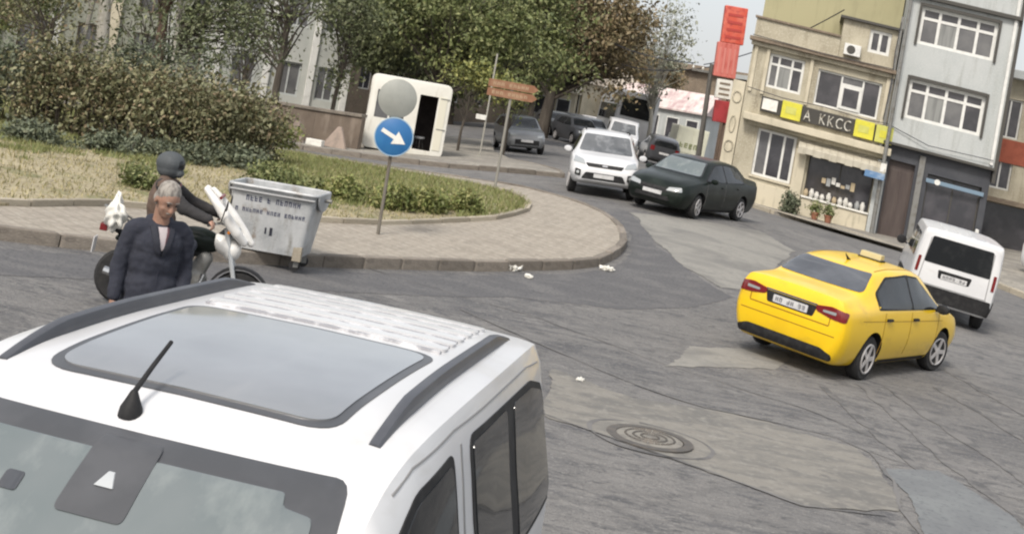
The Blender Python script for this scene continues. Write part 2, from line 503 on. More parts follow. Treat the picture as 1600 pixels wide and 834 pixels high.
def ribbon(name, pts, w, dz, m, lab, wob=.0, seed=1, parent=None):
    r_ = random.Random(seed)
    P = resample(pts, .12)
    vs, fs = [], []
    off = 0
    for i, p in enumerate(P):
        d = (P[min(i + 1, len(P) - 1)] - P[max(i - 1, 0)]).normalized()
        n = Vector((-d.y, d.x))
        off = off * .85 + r_.uniform(-wob, wob)
        ww = w * (.35 + .9 * abs(math.sin(i * .37 + seed) * math.sin(i * .113 + 2 * seed)) + r_.uniform(0, .35)) if wob else w
        for s_ in (-.5, .5):
            q = p + n * (s_ * ww + off)
            vs.append((q.x, q.y, gz(q.x, q.y) + dz))
        if i: fs.append([2 * i - 2, 2 * i - 1, 2 * i + 1, 2 * i])
    o = pyd(name, vs, fs, m, parent)
    if not parent: tag(o, lab, 'road mark', kind='structure')
    return o
ribbon('tyre_mark', [(5.65, 18.3), (5.6, 16.5), (5.56, 14.5), (5.62, 12.4), (5.8, 10)], .17, .006, M['tyre_mark'], 'left dark tyre mark behind the taxi', .004, 2)
ribbon('tyre_mark', [(6.1, 18.6), (6.17, 17), (6.3, 15.2), (6.4, 13.5), (6.6, 11)], .18, .006, M['tyre_mark'], 'right dark tyre mark behind the taxi', .004, 3)
ribbon('tyre_mark', [(7.1, 19.4), (7.25, 18.1), (7.3, 16.5), (7.4, 14)], .12, .006, M['tyre_mark'], 'thin dark tyre mark near the right edge', .004, 4)
ribbon('tyre_mark', [(4.9, 17.6), (4.95, 16), (5.0, 14.4), (5.15, 12)], .16, .006, M['tyre_mark'], 'faint broad tyre track left of the two behind the taxi', .004, 9)
ribbon('tyre_mark', [(7.9, 21.2), (8.1, 19), (8.2, 17), (8.4, 15)], .18, .006, M['tyre_mark'], 'faint broad tyre track at the far right of the road', .004, 10)
ribbon('crack', [(-.2, 18.0), (1.05, 16.5), (2.12, 15.2), (2.79, 14.8), (3.53, 14.75), (4.28, 14.6), (4.6, 14.1), (4.5, 13.0), (4.25, 12.0), (4.2, 10.8)], .038, .0105, M['crack'], 'long dark joint round the beige repair', .012, 5)
ribbon('crack', [(.8, 13.0), (1.8, 12.4), (2.5, 11.95), (3.2, 11.45), (4.1, 11.7)], .04, .0105, M['crack'], 'dark joint along the near edge of the beige repair', .014, 6)
ribbon('crack', [(-1.8, 19.6), (.8, 18.6), (2.4, 17.2), (4.4, 15.7), (5.3, 14.4)], .024, .007, M['crack'], 'thin crack crossing the middle of the road', .02, 7)
ribbon('crack', [(4.6, 14.2), (5.5, 13.5), (6.6, 13.2), (8, 13.6)], .024, .007, M['crack'], 'thin crack running to the right edge', .02, 8)

# ------------------------------------------------------------------ projected panels and car bodies
def pchip(x, y, xi):
    x, y = np.asarray(x, float), np.asarray(y, float)
    h = np.diff(x); d = np.diff(y, axis=0) / h[:, None]
    m = np.zeros_like(y)
    for i in range(1, len(x) - 1):
        a, b = d[i - 1], d[i]
        w1, w2 = 2 * h[i] + h[i - 1], h[i] + 2 * h[i - 1]
        with np.errstate(divide='ignore', invalid='ignore'):
            mm = (w1 + w2) / (w1 / a + w2 / b)
        m[i] = np.where(a * b > 1e-12, mm, 0)
    m[0], m[-1] = d[0], d[-1]
    k = np.clip(np.searchsorted(x, xi, side='right') - 1, 0, len(x) - 2)
    t = ((xi - x[k]) / h[k])[:, None]
    hk = h[k][:, None]
    return ((2 * t**3 - 3 * t**2 + 1) * y[k] + (t**3 - 2 * t**2 + t) * hk * m[k] + (-2 * t**3 + 3 * t**2) * y[k + 1] + (t**3 - t**2) * hk * m[k + 1])

def body_mesh(st, nx=56, per=3):
    """st rows: x zb ws wm zm wb zbelt wr zr zc (rear to front)"""
    st = np.array(st, float)
    X = st[:, 0]
    xi = np.unique(np.concatenate([np.linspace(X[0], X[-1], nx), X]))
    P = pchip(X, st[:, 1:], xi)
    secs = []
    for x, (zb, ws, wm, zm, wb, zt, wr, zr, zc) in zip(xi, P):
        pts = np.array([(0, zb), (ws * .86, zb), (ws, zb + .07), (wm, zm), (wb, zt), ((wb + wr) / 2 + .018, (zt + zr) / 2), (wr, zr), (wr * .82, zr + (zc - zr) * .55), (wr * .45, zr + (zc - zr) * .88), (0, zc)])
        t = np.arange(len(pts), dtype=float)
        ti = np.linspace(0, len(pts) - 1, (len(pts) - 1) * per + 1)
        q = pchip(t, pts, ti)
        q[0, 0] = 0; q[-1, 0] = 0
        secs.append(q)
    K = len(secs[0])
    ring = 2 * K - 2
    vs, fs = [], []
    for x, q in zip(xi, secs):
        for y, z in q: vs.append((x, y, z))
        for y, z in q[-2:0:-1]: vs.append((x, -y, z))
    n = len(xi)
    for i in range(n - 1):
        for k in range(ring):
            a, b = i * ring + k, i * ring + (k + 1) % ring
            fs.append([a, b, b + ring, a + ring])
    fs.append(list(range(ring)))
    fs.append([(n - 1) * ring + k for k in range(ring - 1, -1, -1)])
    return vs, fs

def finish(bm, name):
    bmesh.ops.recalc_face_normals(bm, faces=bm.faces)
    me = bpy.data.meshes.new(name)
    bm.to_mesh(me); bm.free()
    me.polygons.foreach_set('use_smooth', [True] * len(me.polygons))
    me.set_sharp_from_angle(angle=R(38))
    return me

def panel(name, bvh, axis, poly, m, parent, off=.006, step=.07, thick=0.0):
    bm = bmesh.new()
    ax = axis[1]; sg = 1 if axis[0] == '+' else -1
    vs = [bm.verts.new((p[0], p[1], 0)) for p in poly]
    bm.faces.new(vs)
    bmesh.ops.triangulate(bm, faces=bm.faces[:])
    P = np.array(poly)
    for a in (0, 1):
        c = math.floor(P[:, a].min() / step) * step + step
        while c < P[:, a].max():
            bmesh.ops.bisect_plane(bm, geom=bm.verts[:] + bm.edges[:] + bm.faces[:], plane_co=(c, c, 0), plane_no=(1, 0, 0) if a == 0 else (0, 1, 0))
            c += step
    bmesh.ops.triangulate(bm, faces=bm.faces[:])
    dead = []
    for v in bm.verts:
        a, b = v.co.x, v.co.y
        if ax == 'y': o, d = Vector((a, sg * 4, b)), Vector((0, -sg, 0))
        elif ax == 'x': o, d = Vector((sg * 6, a, b)), Vector((-sg, 0, 0))
        else: o, d = Vector((a, b, 6)), Vector((0, 0, -1))
        h, n, i, t = bvh.ray_cast(o, d)
        if h is None:
            dead.append(v); continue
        if n.dot(d) > 0: n = -n
        v.co = h + n * off
    bmesh.ops.delete(bm, geom=dead, context='VERTS')
    bm.normal_update()
    want = {'x': Vector((sg, 0, 0)), 'y': Vector((0, sg, 0)), 'z': Vector((0, 0, 1))}[ax]
    for f in bm.faces:
        if f.normal.dot(want) < 0: f.normal_flip()
    be = [e for e in bm.edges if e.is_boundary]
    if be:
        ex = bmesh.ops.extrude_edge_only(bm, edges=be)
        for v in ex['geom']:
            if isinstance(v, bmesh.types.BMVert): v.co -= want * (off + .004 + thick)
    me = bpy.data.meshes.new(name)
    bm.to_mesh(me); bm.free()
    me.polygons.foreach_set('use_smooth', [True] * len(me.polygons))
    me.set_sharp_from_angle(angle=R(45))
    return link(name, me, m, parent)

def glyphs(n, u0, u1, z0, z1, seed, gap=.28, words=()):
    """rows of bold letter-like strokes: returns list of rectangles (u0,u1,z0,z1)"""
    r_ = random.Random(seed)
    w = (u1 - u0) / n
    out = []
    for i in range(n):
        if i in words: continue
        a, b = u0 + i * w, u0 + (i + 1 - gap) * w
        t = (b - a) * .34
        k = r_.randrange(4)
        out.append((a, a + t, z0, z1))
        if k in (0, 1): out.append((b - t, b, z0, z1))
        if k in (1, 2): out.append((a + t, b, z1 - (z1 - z0) * .25, z1))
        if k in (0, 2, 3): out.append((a + t, b, z0 + (z1 - z0) * .4, z0 + (z1 - z0) * .62))
        if k in (2, 3): out.append((a + t, b, z0, z0 + (z1 - z0) * .22))
    return out

def wheel(parent, x, y, r, w, side, rimmat, steer=0.0, spokes=5):
    h = empty('wheel', (x, y, r), steer, parent=parent)
    s = side
    t = MB()
    t.lathe([(r * .66, -w / 2), (r * .90, -w / 2), (r * .985, -w * .36), (r, -w * .1), (r, w * .1), (r * .985, w * .36), (r * .90, w / 2), (r * .66, w / 2)], 'y', n=28)
    t.build('tyre', M['rubber'], h, smooth=True)
    m = MB()
    yo = s * w / 2
    m.tube([(r * .63 * math.cos(k * math.pi / 14), yo + s * .004, r * .63 * math.sin(k * math.pi / 14)) for k in range(30)], r * .045, 6, cap=False)
    for k in range(spokes):
        a = 2 * math.pi * k / spokes
        ca, sa = math.cos(a), math.sin(a)
        def rot(p): return (p[0] * ca - p[2] * sa, p[1], p[0] * sa + p[2] * ca)
        y0, y1 = sorted((yo - s * .01, yo + s * .010))
        m.box(r * .1, r * .61, y0, y1, -r * .095, r * .095, rot)
    m.lathe([(r * .17, yo - s * .01), (r * .17, yo + s * .014), (r * .08, yo + s * .018)], 'y', n=16)
    m.build('rim', rimmat, h, smooth=True)
    return h

def place(root, x, y, heading, wb=2.6, tr=1.5, dz=0.0):
    f2 = Vector((math.cos(heading), math.sin(heading)))
    l2 = Vector((-f2.y, f2.x))
    c = Vector((x, y))
    def h(p): return gz(p.x, p.y)
    F = (h(c + f2 * wb / 2) - h(c - f2 * wb / 2)) / wb
    L = (h(c + l2 * tr / 2) - h(c - l2 * tr / 2)) / tr
    f = Vector((f2.x, f2.y, F)).normalized()
    l = Vector((l2.x, l2.y, L))
    l = (l - f * l.dot(f)).normalized()
    u = f.cross(l)
    z = sum(h(c + f2 * (a * wb / 2) + l2 * (b * tr / 2)) for a in (-1, 1) for b in (-1, 1)) / 4
    m = Matrix((f, l, u)).transposed().to_4x4()
    m.translation = Vector((x, y, z + dz))
    root.matrix_world = m

def car(name, st, paintm, axles, wr, track, label, cat, x, y, heading, group=None, rim='rim', steer=0.0, nx=56, arch=True, dz=0.0):
    root = empty(name, label=label, cat=cat, group=group)
    place(root, x, y, heading, abs(axles[0] - axles[1]), track * 2, dz)
    vs, fs = body_mesh(st, nx)
    bm = bmesh.new()
    V = [bm.verts.new(v) for v in vs]
    for f in fs: bm.faces.new([V[i] for i in f])
    bmesh.ops.recalc_face_normals(bm, faces=bm.faces)
    bvh = BVHTree.FromBMesh(bm)
    me = finish(bm, 'body')
    me.materials.append(paintm); me.materials.append(M['plastic'])
    o = bpy.data.objects.new('body', me)
    col.objects.link(o)
    o.parent = root
    if arch:
        cb = bmesh.new()
        for ax in axles:
            for s in (-1, 1):
                bmesh.ops.create_cone(cb, cap_ends=True, segments=32, radius1=wr + .055, radius2=wr + .055, depth=.46,
                                      matrix=Matrix.Translation((ax, s * (track + .05), wr + .01)) @ Matrix.Rotation(R(90), 4, 'X'))
        cm = bpy.data.meshes.new('cut'); cb.to_mesh(cm); cb.free()
        cm.materials.append(paintm); cm.materials.append(M['plastic'])
        cm.polygons.foreach_set('material_index', [1] * len(cm.polygons))
        co = bpy.data.objects.new('cut', cm); col.objects.link(co)
        co.parent = root
        md = o.modifiers.new('b', 'BOOLEAN'); md.object = co; md.operation = 'DIFFERENCE'; md.solver = 'EXACT'
        bpy.context.view_layer.update()
        dg = bpy.context.evaluated_depsgraph_get()
        nm = bpy.data.meshes.new_from_object(o.evaluated_get(dg))
        o.modifiers.clear(); o.data = nm; nm.name = 'body'
        bpy.data.objects.remove(co, do_unlink=True)
    for i, ax in enumerate(axles):
        for s in (-1, 1):
            wheel(root, ax, s * track, wr, .20, s, M[rim], steer if i == 1 else 0.0)
    return root, bvh

def both(name, bvh, poly, m, root, **k):
    for s in ('+y', '-y'): panel(name, bvh, s, poly, m, root, **k)

def mirror_part(root, x, y, z, m, w=.20, h=.14, d=.10):
    for s in (-1, 1):
        b = MB()
        b.lathe([(.3, -.5), (.45, -.42), (.5, -.1), (.5, .25), (.42, .45), (.25, .5)], 'x', n=14)
        b.v = [(p[0] * d + x, p[1] * w + s * (y + w * .5), p[2] * h + z) for p in b.v]
        o = b.build('mirror', m, root, smooth=True)
        MB().tube([(x, s * (y - .06), z - h * .35), (x, s * (y + w * .2), z - h * .2)], .022, 6).build('mirror_arm', M['plastic'], o)

def handle(root, bvh, x, z, m, s):
    panel('door_handle', bvh, s, rounded([(x - .09, z - .015), (x + .09, z - .015), (x + .09, z + .018), (x - .09, z + .018)], .014, 2), m, root, off=.03, thick=0)

SEDAN = [
    (-2.275, .34, .66, .755, .62, .745, .86, .66, .985, 1.01),
    (-2.23, .27, .74, .835, .63, .81, .91, .71, 1.075, 1.105),
    (-2.05, .21, .79, .875, .62, .845, .935, .70, 1.095, 1.13),
    (-1.68, .19, .80, .885, .60, .86, .945, .67, 1.13, 1.165),
    (-1.05, .18, .81, .893, .58, .865, .955, .565, 1.405, 1.445),
    (-.40, .18, .81, .895, .58, .865, .955, .585, 1.455, 1.495),
    (.20, .18, .81, .895, .58, .865, .95, .585, 1.45, 1.49),
    (.55, .18, .81, .893, .57, .865, .945, .565, 1.405, 1.45),
    (1.28, .18, .80, .885, .56, .85, .92, .70, .985, 1.01),
    (1.75, .19, .78, .865, .55, .82, .84, .62, .90, .935),
    (2.08, .22, .72, .80, .52, .74, .74, .55, .80, .83),
    (2.22, .30, .60, .68, .48, .62, .64, .45, .68, .70),
    (2.27, .36, .48, .55, .46, .50, .58, .38, .60, .61)]

def sedan_parts(root, bvh, pm, seam, rear=True, front=True, handles=None):
    both('window_frame', bvh, rounded([(1.10, .968), (.36, 1.395), (-.05, 1.425), (-.80, 1.39), (-1.23, 1.19), (-1.26, .985)], .05), M['plastic'], root, off=.003)
    both('side_window', bvh, rounded([(1.02, .985), (.36, 1.37), (-.04, 1.40), (-.04, .985)], .05), M['glass'], root)
    both('side_window', bvh, rounded([(-.10, .985), (-.10, 1.40), (-.78, 1.365), (-1.18, 1.18), (-1.20, 1.01)], .06), M['glass'], root)
    panel('windscreen', bvh, '+x', rounded([(-.70, 1.03), (.70, 1.03), (.55, 1.40), (-.55, 1.40)], .06), M['glass'], root)
    panel('rear_window', bvh, '-x', rounded([(-.66, 1.175), (.66, 1.175), (.55, 1.415), (-.55, 1.415)], .05), M['rear_glass'], root)
    for x0 in (1.02, -.07, -1.02):
        both('door_seam', bvh, [(x0 - .006, .34), (x0 + .006, .34), (x0 + .006, .95), (x0 - .006, .95)], seam, root, off=.003)
    both('sill_trim', bvh, [(-.85, .21), (.95, .21), (.95, .27), (-.85, .27)], M['plastic'], root, off=.004)
    for s in ('+y', '-y'):
        handle(root, bvh, .08, .84, handles or pm, s); handle(root, bvh, -.88, .85, handles or pm, s)
    mirror_part(root, .86, .86, 1.0, handles or pm)

M['rear_glass'] = mat('rear_glass', (.085, .092, .105), .10, 0, .7, layers=[(1.5, (.05, .055, .065), .42, .7), ((9, 1.5, 9), (.12, .125, .135), .55, .75, 4)])

# ------------------------------------------------------------------ yellow taxi
tx, tb = car('taxi', SEDAN, M['yellow'], (-1.29, 1.35), .315, .76, 'bright yellow saloon taxi turning on the road, seen from behind', 'taxi', 5.92, 20.25, R(50), steer=R(-10))
tx.matrix_world = tx.matrix_world @ Matrix.Diagonal((1.03, 1.03, 1.075, 1))
sedan_parts(tx, tb, M['yellow'], M['yseam'], handles=M['plastic'])
both('door_crease_shade', tb, [(-1.75, .845), (1.2, .80), (1.2, .807), (-1.75, .852)], M['yseam'], tx, off=.002)  # flat darker strip painted as the shade of the side crease
for s in (-1, 1):
    L = panel('tail_lamp', tb, '-x', rounded([(s * .40, .87), (s * .38, .945), (s * .62, .985), (s * .825, .95), (s * .83, .815), (s * .62, .83)], .03), M['tail'], tx, off=.010, step=.04)
    panel('lamp_lens', tb, '-x', rounded([(s * .50, .885), (s * .50, .915), (s * .70, .925), (s * .70, .885)], .012), M['lamp'], L, off=.016, step=.04)
panel('boot_seam', tb, '-x', [(-.62, .72), (.62, .72), (.62, .734), (-.62, .734)], M['yseam'], tx, off=.004)
for s in (-1, 1):
    panel('boot_seam', tb, '-x', [(s * .615, .73), (s * .628, .73), (s * .628, .83), (s * .615, .83)], M['yseam'], tx, off=.004)
panel('plate_recess', tb, '-x', rounded([(-.36, .775), (.36, .775), (.40, .925), (-.40, .925)], .03), M['plastic'], tx, off=.004)
pl = panel('number_plate', tb, '-x', rounded([(-.27, .795), (.27, .795), (.27, .895), (-.27, .895)], .012), M['plate'], tx, off=.012)
for (a, b, c, d) in glyphs(8, -.23, .25, .815, .875, 5, words=(2, 5)):
    panel('plate_mark', tb, '-x', [(a, c), (b, c), (b, d), (a, d)], M['plate_ink'], pl, off=.015)
panel('boot_trim', tb, '-x', [(-.40, .935), (.40, .935), (.40, .958), (-.40, .958)], M['chrome'], tx, off=.010)
panel('bumper_skirt_shade', tb, '-x', rounded([(-.72, .28), (.72, .28), (.74, .36), (.58, .42), (-.58, .42), (-.74, .36)], .03), M['plastic'], tx, off=.016, step=.04)  # black skirt, its colour also standing for shadow under the bumper
panel('bumper_crease_shade', tb, '-x', [(-.74, .60), (.74, .60), (.74, .612), (-.74, .612)], M['yseam'], tx, off=.003)  # crease shading drawn as a darker strip, no fold in the body
for s in (-1, 1):
    panel('head_lamp', tb, '+x', rounded([(s * .38, .60), (s * .40, .70), (s * .72, .74), (s * .74, .64)], .03), M['lamp'], tx, off=.008)
panel('grille', tb, '+x', rounded([(-.42, .42), (.42, .42), (.42, .56), (-.42, .56)], .03), M['plastic'], tx, off=.006)
sg = empty('roof_sign', (.05, 0, 1.495), parent=tx)
MB().box(-.06, .06, -.17, .17, .012, .095, lambda p: (p[0] * (1.25 - 3.2 * (p[2] - .015)), p[1], p[2])).build('sign_box', mat('taxi_sign', (.46, .40, .22), .5), sg, bevel=.012)
MB().box(-.09, .09, -.19, .19, -.006, .014).build('sign_base', M['plastic'], sg, bevel=.005)
for s in (-1, 1):
    panel('roof_seam', tb, '+z', [(-.95, s * .50), (.45, s * .50), (.45, s * .515), (-.95, s * .515)], M['yseam'], tx, off=.003)
MB().tube([(-.75, 0, 1.47), (-.80, 0, 1.50), (-.90, 0, 1.56)], [.03, .018, .006], 8).build('antenna', M['plastic'], tx, smooth=True)

# ------------------------------------------------------------------ white van in the foreground
VAN = [
    (-2.08, 0.5, 0.66, 0.806, 0.75, 0.8395, 1.15, 0.67, 1.78, 1.82),
    (-2.03, 0.36, 0.78, 0.906, 0.7, 0.9195, 1.17, 0.73, 1.9, 1.93),
    (-1.85, 0.26, 0.84, 0.97, 0.66, 0.97, 1.18, 0.775, 1.955, 1.985),
    (-1.3, 0.22, 0.85, 0.985, 0.65, 0.98, 1.18, 0.79, 1.975, 2.01),
    (-0.5, 0.22, 0.85, 0.985, 0.65, 0.98, 1.18, 0.793, 1.975, 2.015),
    (0.15, 0.22, 0.85, 0.985, 0.65, 0.98, 1.18, 0.783, 1.955, 1.995),
    (0.45, 0.22, 0.85, 0.985, 0.65, 0.98, 1.18, 0.77, 1.92, 1.955),
    (0.62, 0.22, 0.85, 0.985, 0.65, 0.98, 1.17, 0.755, 1.86, 1.895),
    (1.55, 0.22, 0.84, 0.9, 0.64, 0.885, 1.1, 0.72, 1.19, 1.22),
    (2, 0.24, 0.82, 0.88, 0.62, 0.84, 1, 0.66, 1.1, 1.14),
    (2.28, 0.28, 0.76, 0.82, 0.58, 0.74, 0.85, 0.55, 0.94, 0.97),
    (2.42, 0.34, 0.62, 0.7, 0.55, 0.6, 0.68, 0.42, 0.74, 0.76)]
VAN_AT = (-.799, 4.564, R(-100.9))
vn, vb = car('parked_van', VAN, M['white'], (-1.35, 1.55), .31, .78, 'white van with roof rails and glass roof, parked nearest the camera', 'van', *VAN_AT, rim='steel_rim', nx=72)
vn.matrix_world = vn.matrix_world @ Matrix.Rotation(R(-1.0), 4, 'Y')
ws = panel('windscreen', vb, '+x', rounded([(-.80, 1.22), (.80, 1.22), (.655, 1.865), (-.655, 1.865)], .05), M['frit'], vn, off=.006)
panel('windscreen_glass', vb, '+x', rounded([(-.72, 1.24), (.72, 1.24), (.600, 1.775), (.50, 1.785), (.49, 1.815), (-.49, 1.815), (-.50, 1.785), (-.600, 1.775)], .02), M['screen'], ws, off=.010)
hs = panel('sensor_housing', vb, '+x', rounded([(-.135, 1.675), (.085, 1.675), (.080, 1.845), (-.130, 1.845)], .02), M['frit'], ws, off=.013)
panel('sensor_window', vb, '+x', [(-.055, 1.74), (.005, 1.74), (-.015, 1.772), (-.035, 1.772)], M['silver'], hs, off=.017)
for (xa, za) in ((.0, .0),):
    panel('sticker', vb, '+x', rounded([(-.33, 1.69), (-.27, 1.69), (-.27, 1.73), (-.33, 1.73)], .01), M['darkgrey_paint'], ws, off=.013)
rg = panel('roof_glass', vb, '+z', rounded([(.46, -.52), (.46, .52), (-.78, .545), (-.78, -.545)], .12, 6), M['frit'], vn, off=.004, step=.09)
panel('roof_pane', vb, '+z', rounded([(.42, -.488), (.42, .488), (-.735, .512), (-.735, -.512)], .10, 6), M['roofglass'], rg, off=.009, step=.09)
MB().tube([(0, 0, 0), (.01, 0, .0)], .001, 4)
for k in range(6):
    x0 = -.90 - k * .155
    panel('roof_rib', vb, '+z', rounded([(x0, -.54), (x0, .54), (x0 - .085, .54), (x0 - .085, -.54)], .03, 3), M['white'], vn, off=.014, step=.06)
    panel('rib_shade_line', vb, '+z', [(x0 + .016, -.53), (x0 + .016, .53), (x0 + .048, .53), (x0 + .048, -.53)], M['rib_shade'], vn, off=.010, step=.05)  # grey strip painted as shade before each rib, so the ribs show
for s in (-1, 1):
    rl = MB()
    pts, rad = [], []
    for k in range(25):
        t = k / 24
        x = .46 - 2.16 * t
        h = .052 * min(1, 5.5 * t + .12) * min(1, 5.5 * (1 - t) + .12)
        hit = vb.ray_cast(Vector((x, s * .655, 5)), Vector((0, 0, -1)))[0]
        pts.append((x, s * .655, hit.z - .012, h))
    V, Fq = [], []
    prof = [(-.029, 0), (-.029, .55), (-.019, .95), (0, 1.05), (.019, .95), (.029, .55), (.029, 0)]
    for (x, y, z, h) in pts:
        for a, b in prof: V.append((x, y + a * (.75 + .25 * min(1, h / .07)), z + b * (h + .012)))
    n = len(prof)
    for i in range(len(pts) - 1):
        for k in range(n - 1): Fq.append([i * n + k, i * n + k + 1, (i + 1) * n + k + 1, (i + 1) * n + k])
    Fq += [list(range(n)), [(len(pts) - 1) * n + k for k in range(n)]]
    rl.add(V, Fq)
    rl.build('roof_rail', M['rail'], vn, smooth=True)
SW1 = rounded([(1.32, 1.24), (.68, 1.70), (.47, 1.825), (.06, 1.865), (.02, 1.24)], .05)
SW2 = rounded([(-.20, 1.24), (-.17, 1.875), (-1.45, 1.86), (-1.80, 1.79), (-1.88, 1.62), (-1.88, 1.24)], .07)
for s in ('+y', '-y'):
    sg_ = 1 if s == '+y' else -1
    a = panel('side_window', vb, s, SW1, M['plastic'], vn, off=.005)
    panel('pane', vb, s, rounded([(1.24, 1.26), (.66, 1.675), (.46, 1.795), (.09, 1.835), (.05, 1.26)], .05), M['glass'], a, off=.009)
    b = panel('side_window', vb, s, SW2, M['plastic'], vn, off=.005)
    panel('pane', vb, s, rounded([(-.235, 1.27), (-.205, 1.845), (-.84, 1.845), (-.84, 1.27)], .04), M['glass'], b, off=.009)
    panel('pane', vb, s, rounded([(-1.00, 1.27), (-1.00, 1.84), (-1.44, 1.83), (-1.76, 1.765), (-1.84, 1.62), (-1.84, 1.27)], .05), M['glass'], b, off=.009)
    for x0 in (-.05,):
        panel('door_seam', vb, s, [(x0 - .008, .4), (x0 + .008, .4), (x0 + .008, 1.87), (x0 - .008, 1.87)], M['seam'], vn, off=.003)
    panel('gutter_seam', vb, s, [(.60, 1.838), (.45, 1.888), (.0, 1.918), (-1.4, 1.918), (-1.75, 1.89), (-1.75, 1.896), (-1.4, 1.924), (0, 1.924), (.45, 1.894), (.60, 1.844)], M['seam'], vn, off=.003)
    panel('side_rub_strip', vb, s, [(-1.0, .55), (1.1, .55), (1.1, .66), (-1.0, .66)], M['plastic'], vn, off=.012)
    handle(vn, vb, .12, 1.08, M['plastic'], s); handle(vn, vb, -.95, 1.08, M['plastic'], s)
    panel('head_lamp', vb, '+x', rounded([(sg_ * .42, .74), (sg_ * .46, .90), (sg_ * .72, 1.0), (sg_ * .74, .80)], .04), M['lamp'], vn, off=.008)
mirror_part(vn, 1.02, .93, 1.24, M['plastic'], .24, .24, .14)
panel('bonnet_cowl', vb, '+x', [(-.80, 1.175), (.80, 1.175), (.79, 1.225), (-.79, 1.225)], M['plastic'], vn, off=.012)
for (y0, y1) in ((.55, -.10), (-.05, -.66)):
    wp = MB()
    pts = []
    for k in range(9):
        t = k / 8
        y = y0 + (y1 - y0) * t
        z = 1.25 + .035 * math.sin(t * 3.1)
        hit = vb.ray_cast(Vector((6, y, z)), Vector((-1, 0, 0)))[0]
        pts.append((hit.x + .03, y, hit.z + .012))
    wp.tube(pts, .011, 6)
    wp.build('wiper', M['plastic'], vn, smooth=True)
ant = empty('antenna', (.60, -.105, 1.908), parent=vn)
MB().lathe([(.040, -.02), (.036, .010), (.024, .035), (.012, .062), (.008, .067)], 'z', n=14).build('antenna_base', M['plastic'], ant, smooth=True)
MB().tube([(0, 0, .06), (-.10, .0, .125), (-.21, .0, .19)], [.0095, .0085, .0075], 8).build('antenna_rod', M['plastic'], ant, smooth=True)
panel('grille', vb, '+x', rounded([(-.5, .55), (.5, .55), (.5, .72), (-.5, .72)], .03), M['plastic'], vn, off=.006)

# ------------------------------------------------------------------ white van at the right, seen from behind
RV = [
    (-2.05, .36, .77, .81, .72, .815, 1.12, .735, 1.74, 1.775),
    (-2.01, .34, .80, .84, .70, .84, 1.12, .765, 1.815, 1.84),
    (-1.85, .32, .82, .86, .66, .855, 1.12, .775, 1.825, 1.855),
    (-.8, .30, .83, .865, .65, .86, 1.12, .77, 1.83, 1.86),
    (.2, .30, .83, .86, .65, .855, 1.12, .75, 1.81, 1.845),
    (.62, .30, .83, .86, .65, .85, 1.10, .68, 1.72, 1.755),
    (1.35, .30, .82, .85, .64, .84, 1.04, .70, 1.10, 1.13),
    (1.8, .30, .78, .82, .60, .78, .92, .60, 1.00, 1.03),
    (2.0, .34, .66, .72, .56, .66, .78, .48, .84, .87),
    (2.08, .38, .55, .6, .54, .54, .66, .40, .70, .72)]
rv_, rb = car('delivery_van', RV, M['white'], (-1.25, 1.30), .30, .735, 'white van with dark rear window, driving away beside the taxi', 'van', 9.95, 28.2, R(76), rim='steel_rim')
panel('rear_window', rb, '-x', rounded([(-.66, 1.15), (.66, 1.15), (.61, 1.70), (-.61, 1.70)], .04), M['glass'], rv_, off=.008)
panel('tailgate_seam', rb, '-x', [(-.70, .70), (.70, .70), (.70, .715), (-.70, .715)], M['seam'], rv_, off=.004)
for s in (-1, 1):
    panel('tailgate_seam', rb, '-x', [(s * .675, .72), (s * .690, .72), (s * .64, 1.66), (s * .625, 1.66)], M['seam'], rv_, off=.004)
    panel('tail_lamp', rb, '-x', rounded([(s * .735, .92), (s * .795, .92), (s * .785, 1.24), (s * .725, 1.24)], .015), M['tail'], rv_, off=.012, step=.03)
panel('plate_recess', rb, '-x', rounded([(-.31, .88), (.31, .88), (.34, 1.05), (-.34, 1.05)], .03), M['plastic'], rv_, off=.004)
pl = panel('number_plate', rb, '-x', rounded([(-.26, .885), (.26, .885), (.26, .985), (-.26, .985)], .012), M['plate'], rv_, off=.012)
for (a, b, c, d) in glyphs(7, -.22, .24, .905, .965, 9, words=(2,)):
    panel('plate_mark', rb, '-x', [(a, c), (b, c), (b, d), (a, d)], M['plate_ink'], pl, off=.015)
panel('rear_bumper', rb, '-x', rounded([(-.80, .385), (.80, .385), (.80, .69), (-.80, .69)], .03), M['plastic'], rv_, off=.03)
for s in ('+y', '-y'):
    panel('side_window', rb, s, rounded([(1.02, 1.17), (.50, 1.62), (.02, 1.68), (.02, 1.17)], .05), M['glass'], rv_)
    panel('side_window', rb, s, rounded([(-.06, 1.17), (-.06, 1.68), (-.85, 1.68), (-.85, 1.17)], .05), M['glass'], rv_)
    panel('side_window', rb, s, rounded([(-.98, 1.17), (-.98, 1.68), (-1.65, 1.66), (-1.75, 1.17)], .05), M['glass'], rv_)
    panel('side_rub_strip', rb, s, [(-.85, .58), (.9, .58), (.9, .70), (-.85, .70)], M['plastic'], rv_, off=.01)
    panel('bumper_corner', rb, s, [(-1.99, .385), (-1.62, .385), (-1.66, .69), (-1.99, .69)], M['plastic'], rv_, off=.02)
panel('windscreen', rb, '+x', rounded([(-.68, 1.14), (.68, 1.14), (.6, 1.70), (-.6, 1.70)], .05), M['glass'], rv_)
mirror_part(rv_, .95, .86, 1.18, M['plastic'], .22, .2, .12)
for k in range(4):
    panel('roof_rib', rb, '+z', rounded([(-1.85, -.5 + k * .28), (-.2, -.5 + k * .28), (-.2, -.42 + k * .28), (-1.85, -.42 + k * .28)], .03, 2), M['white'], rv_, off=.012, step=.3)

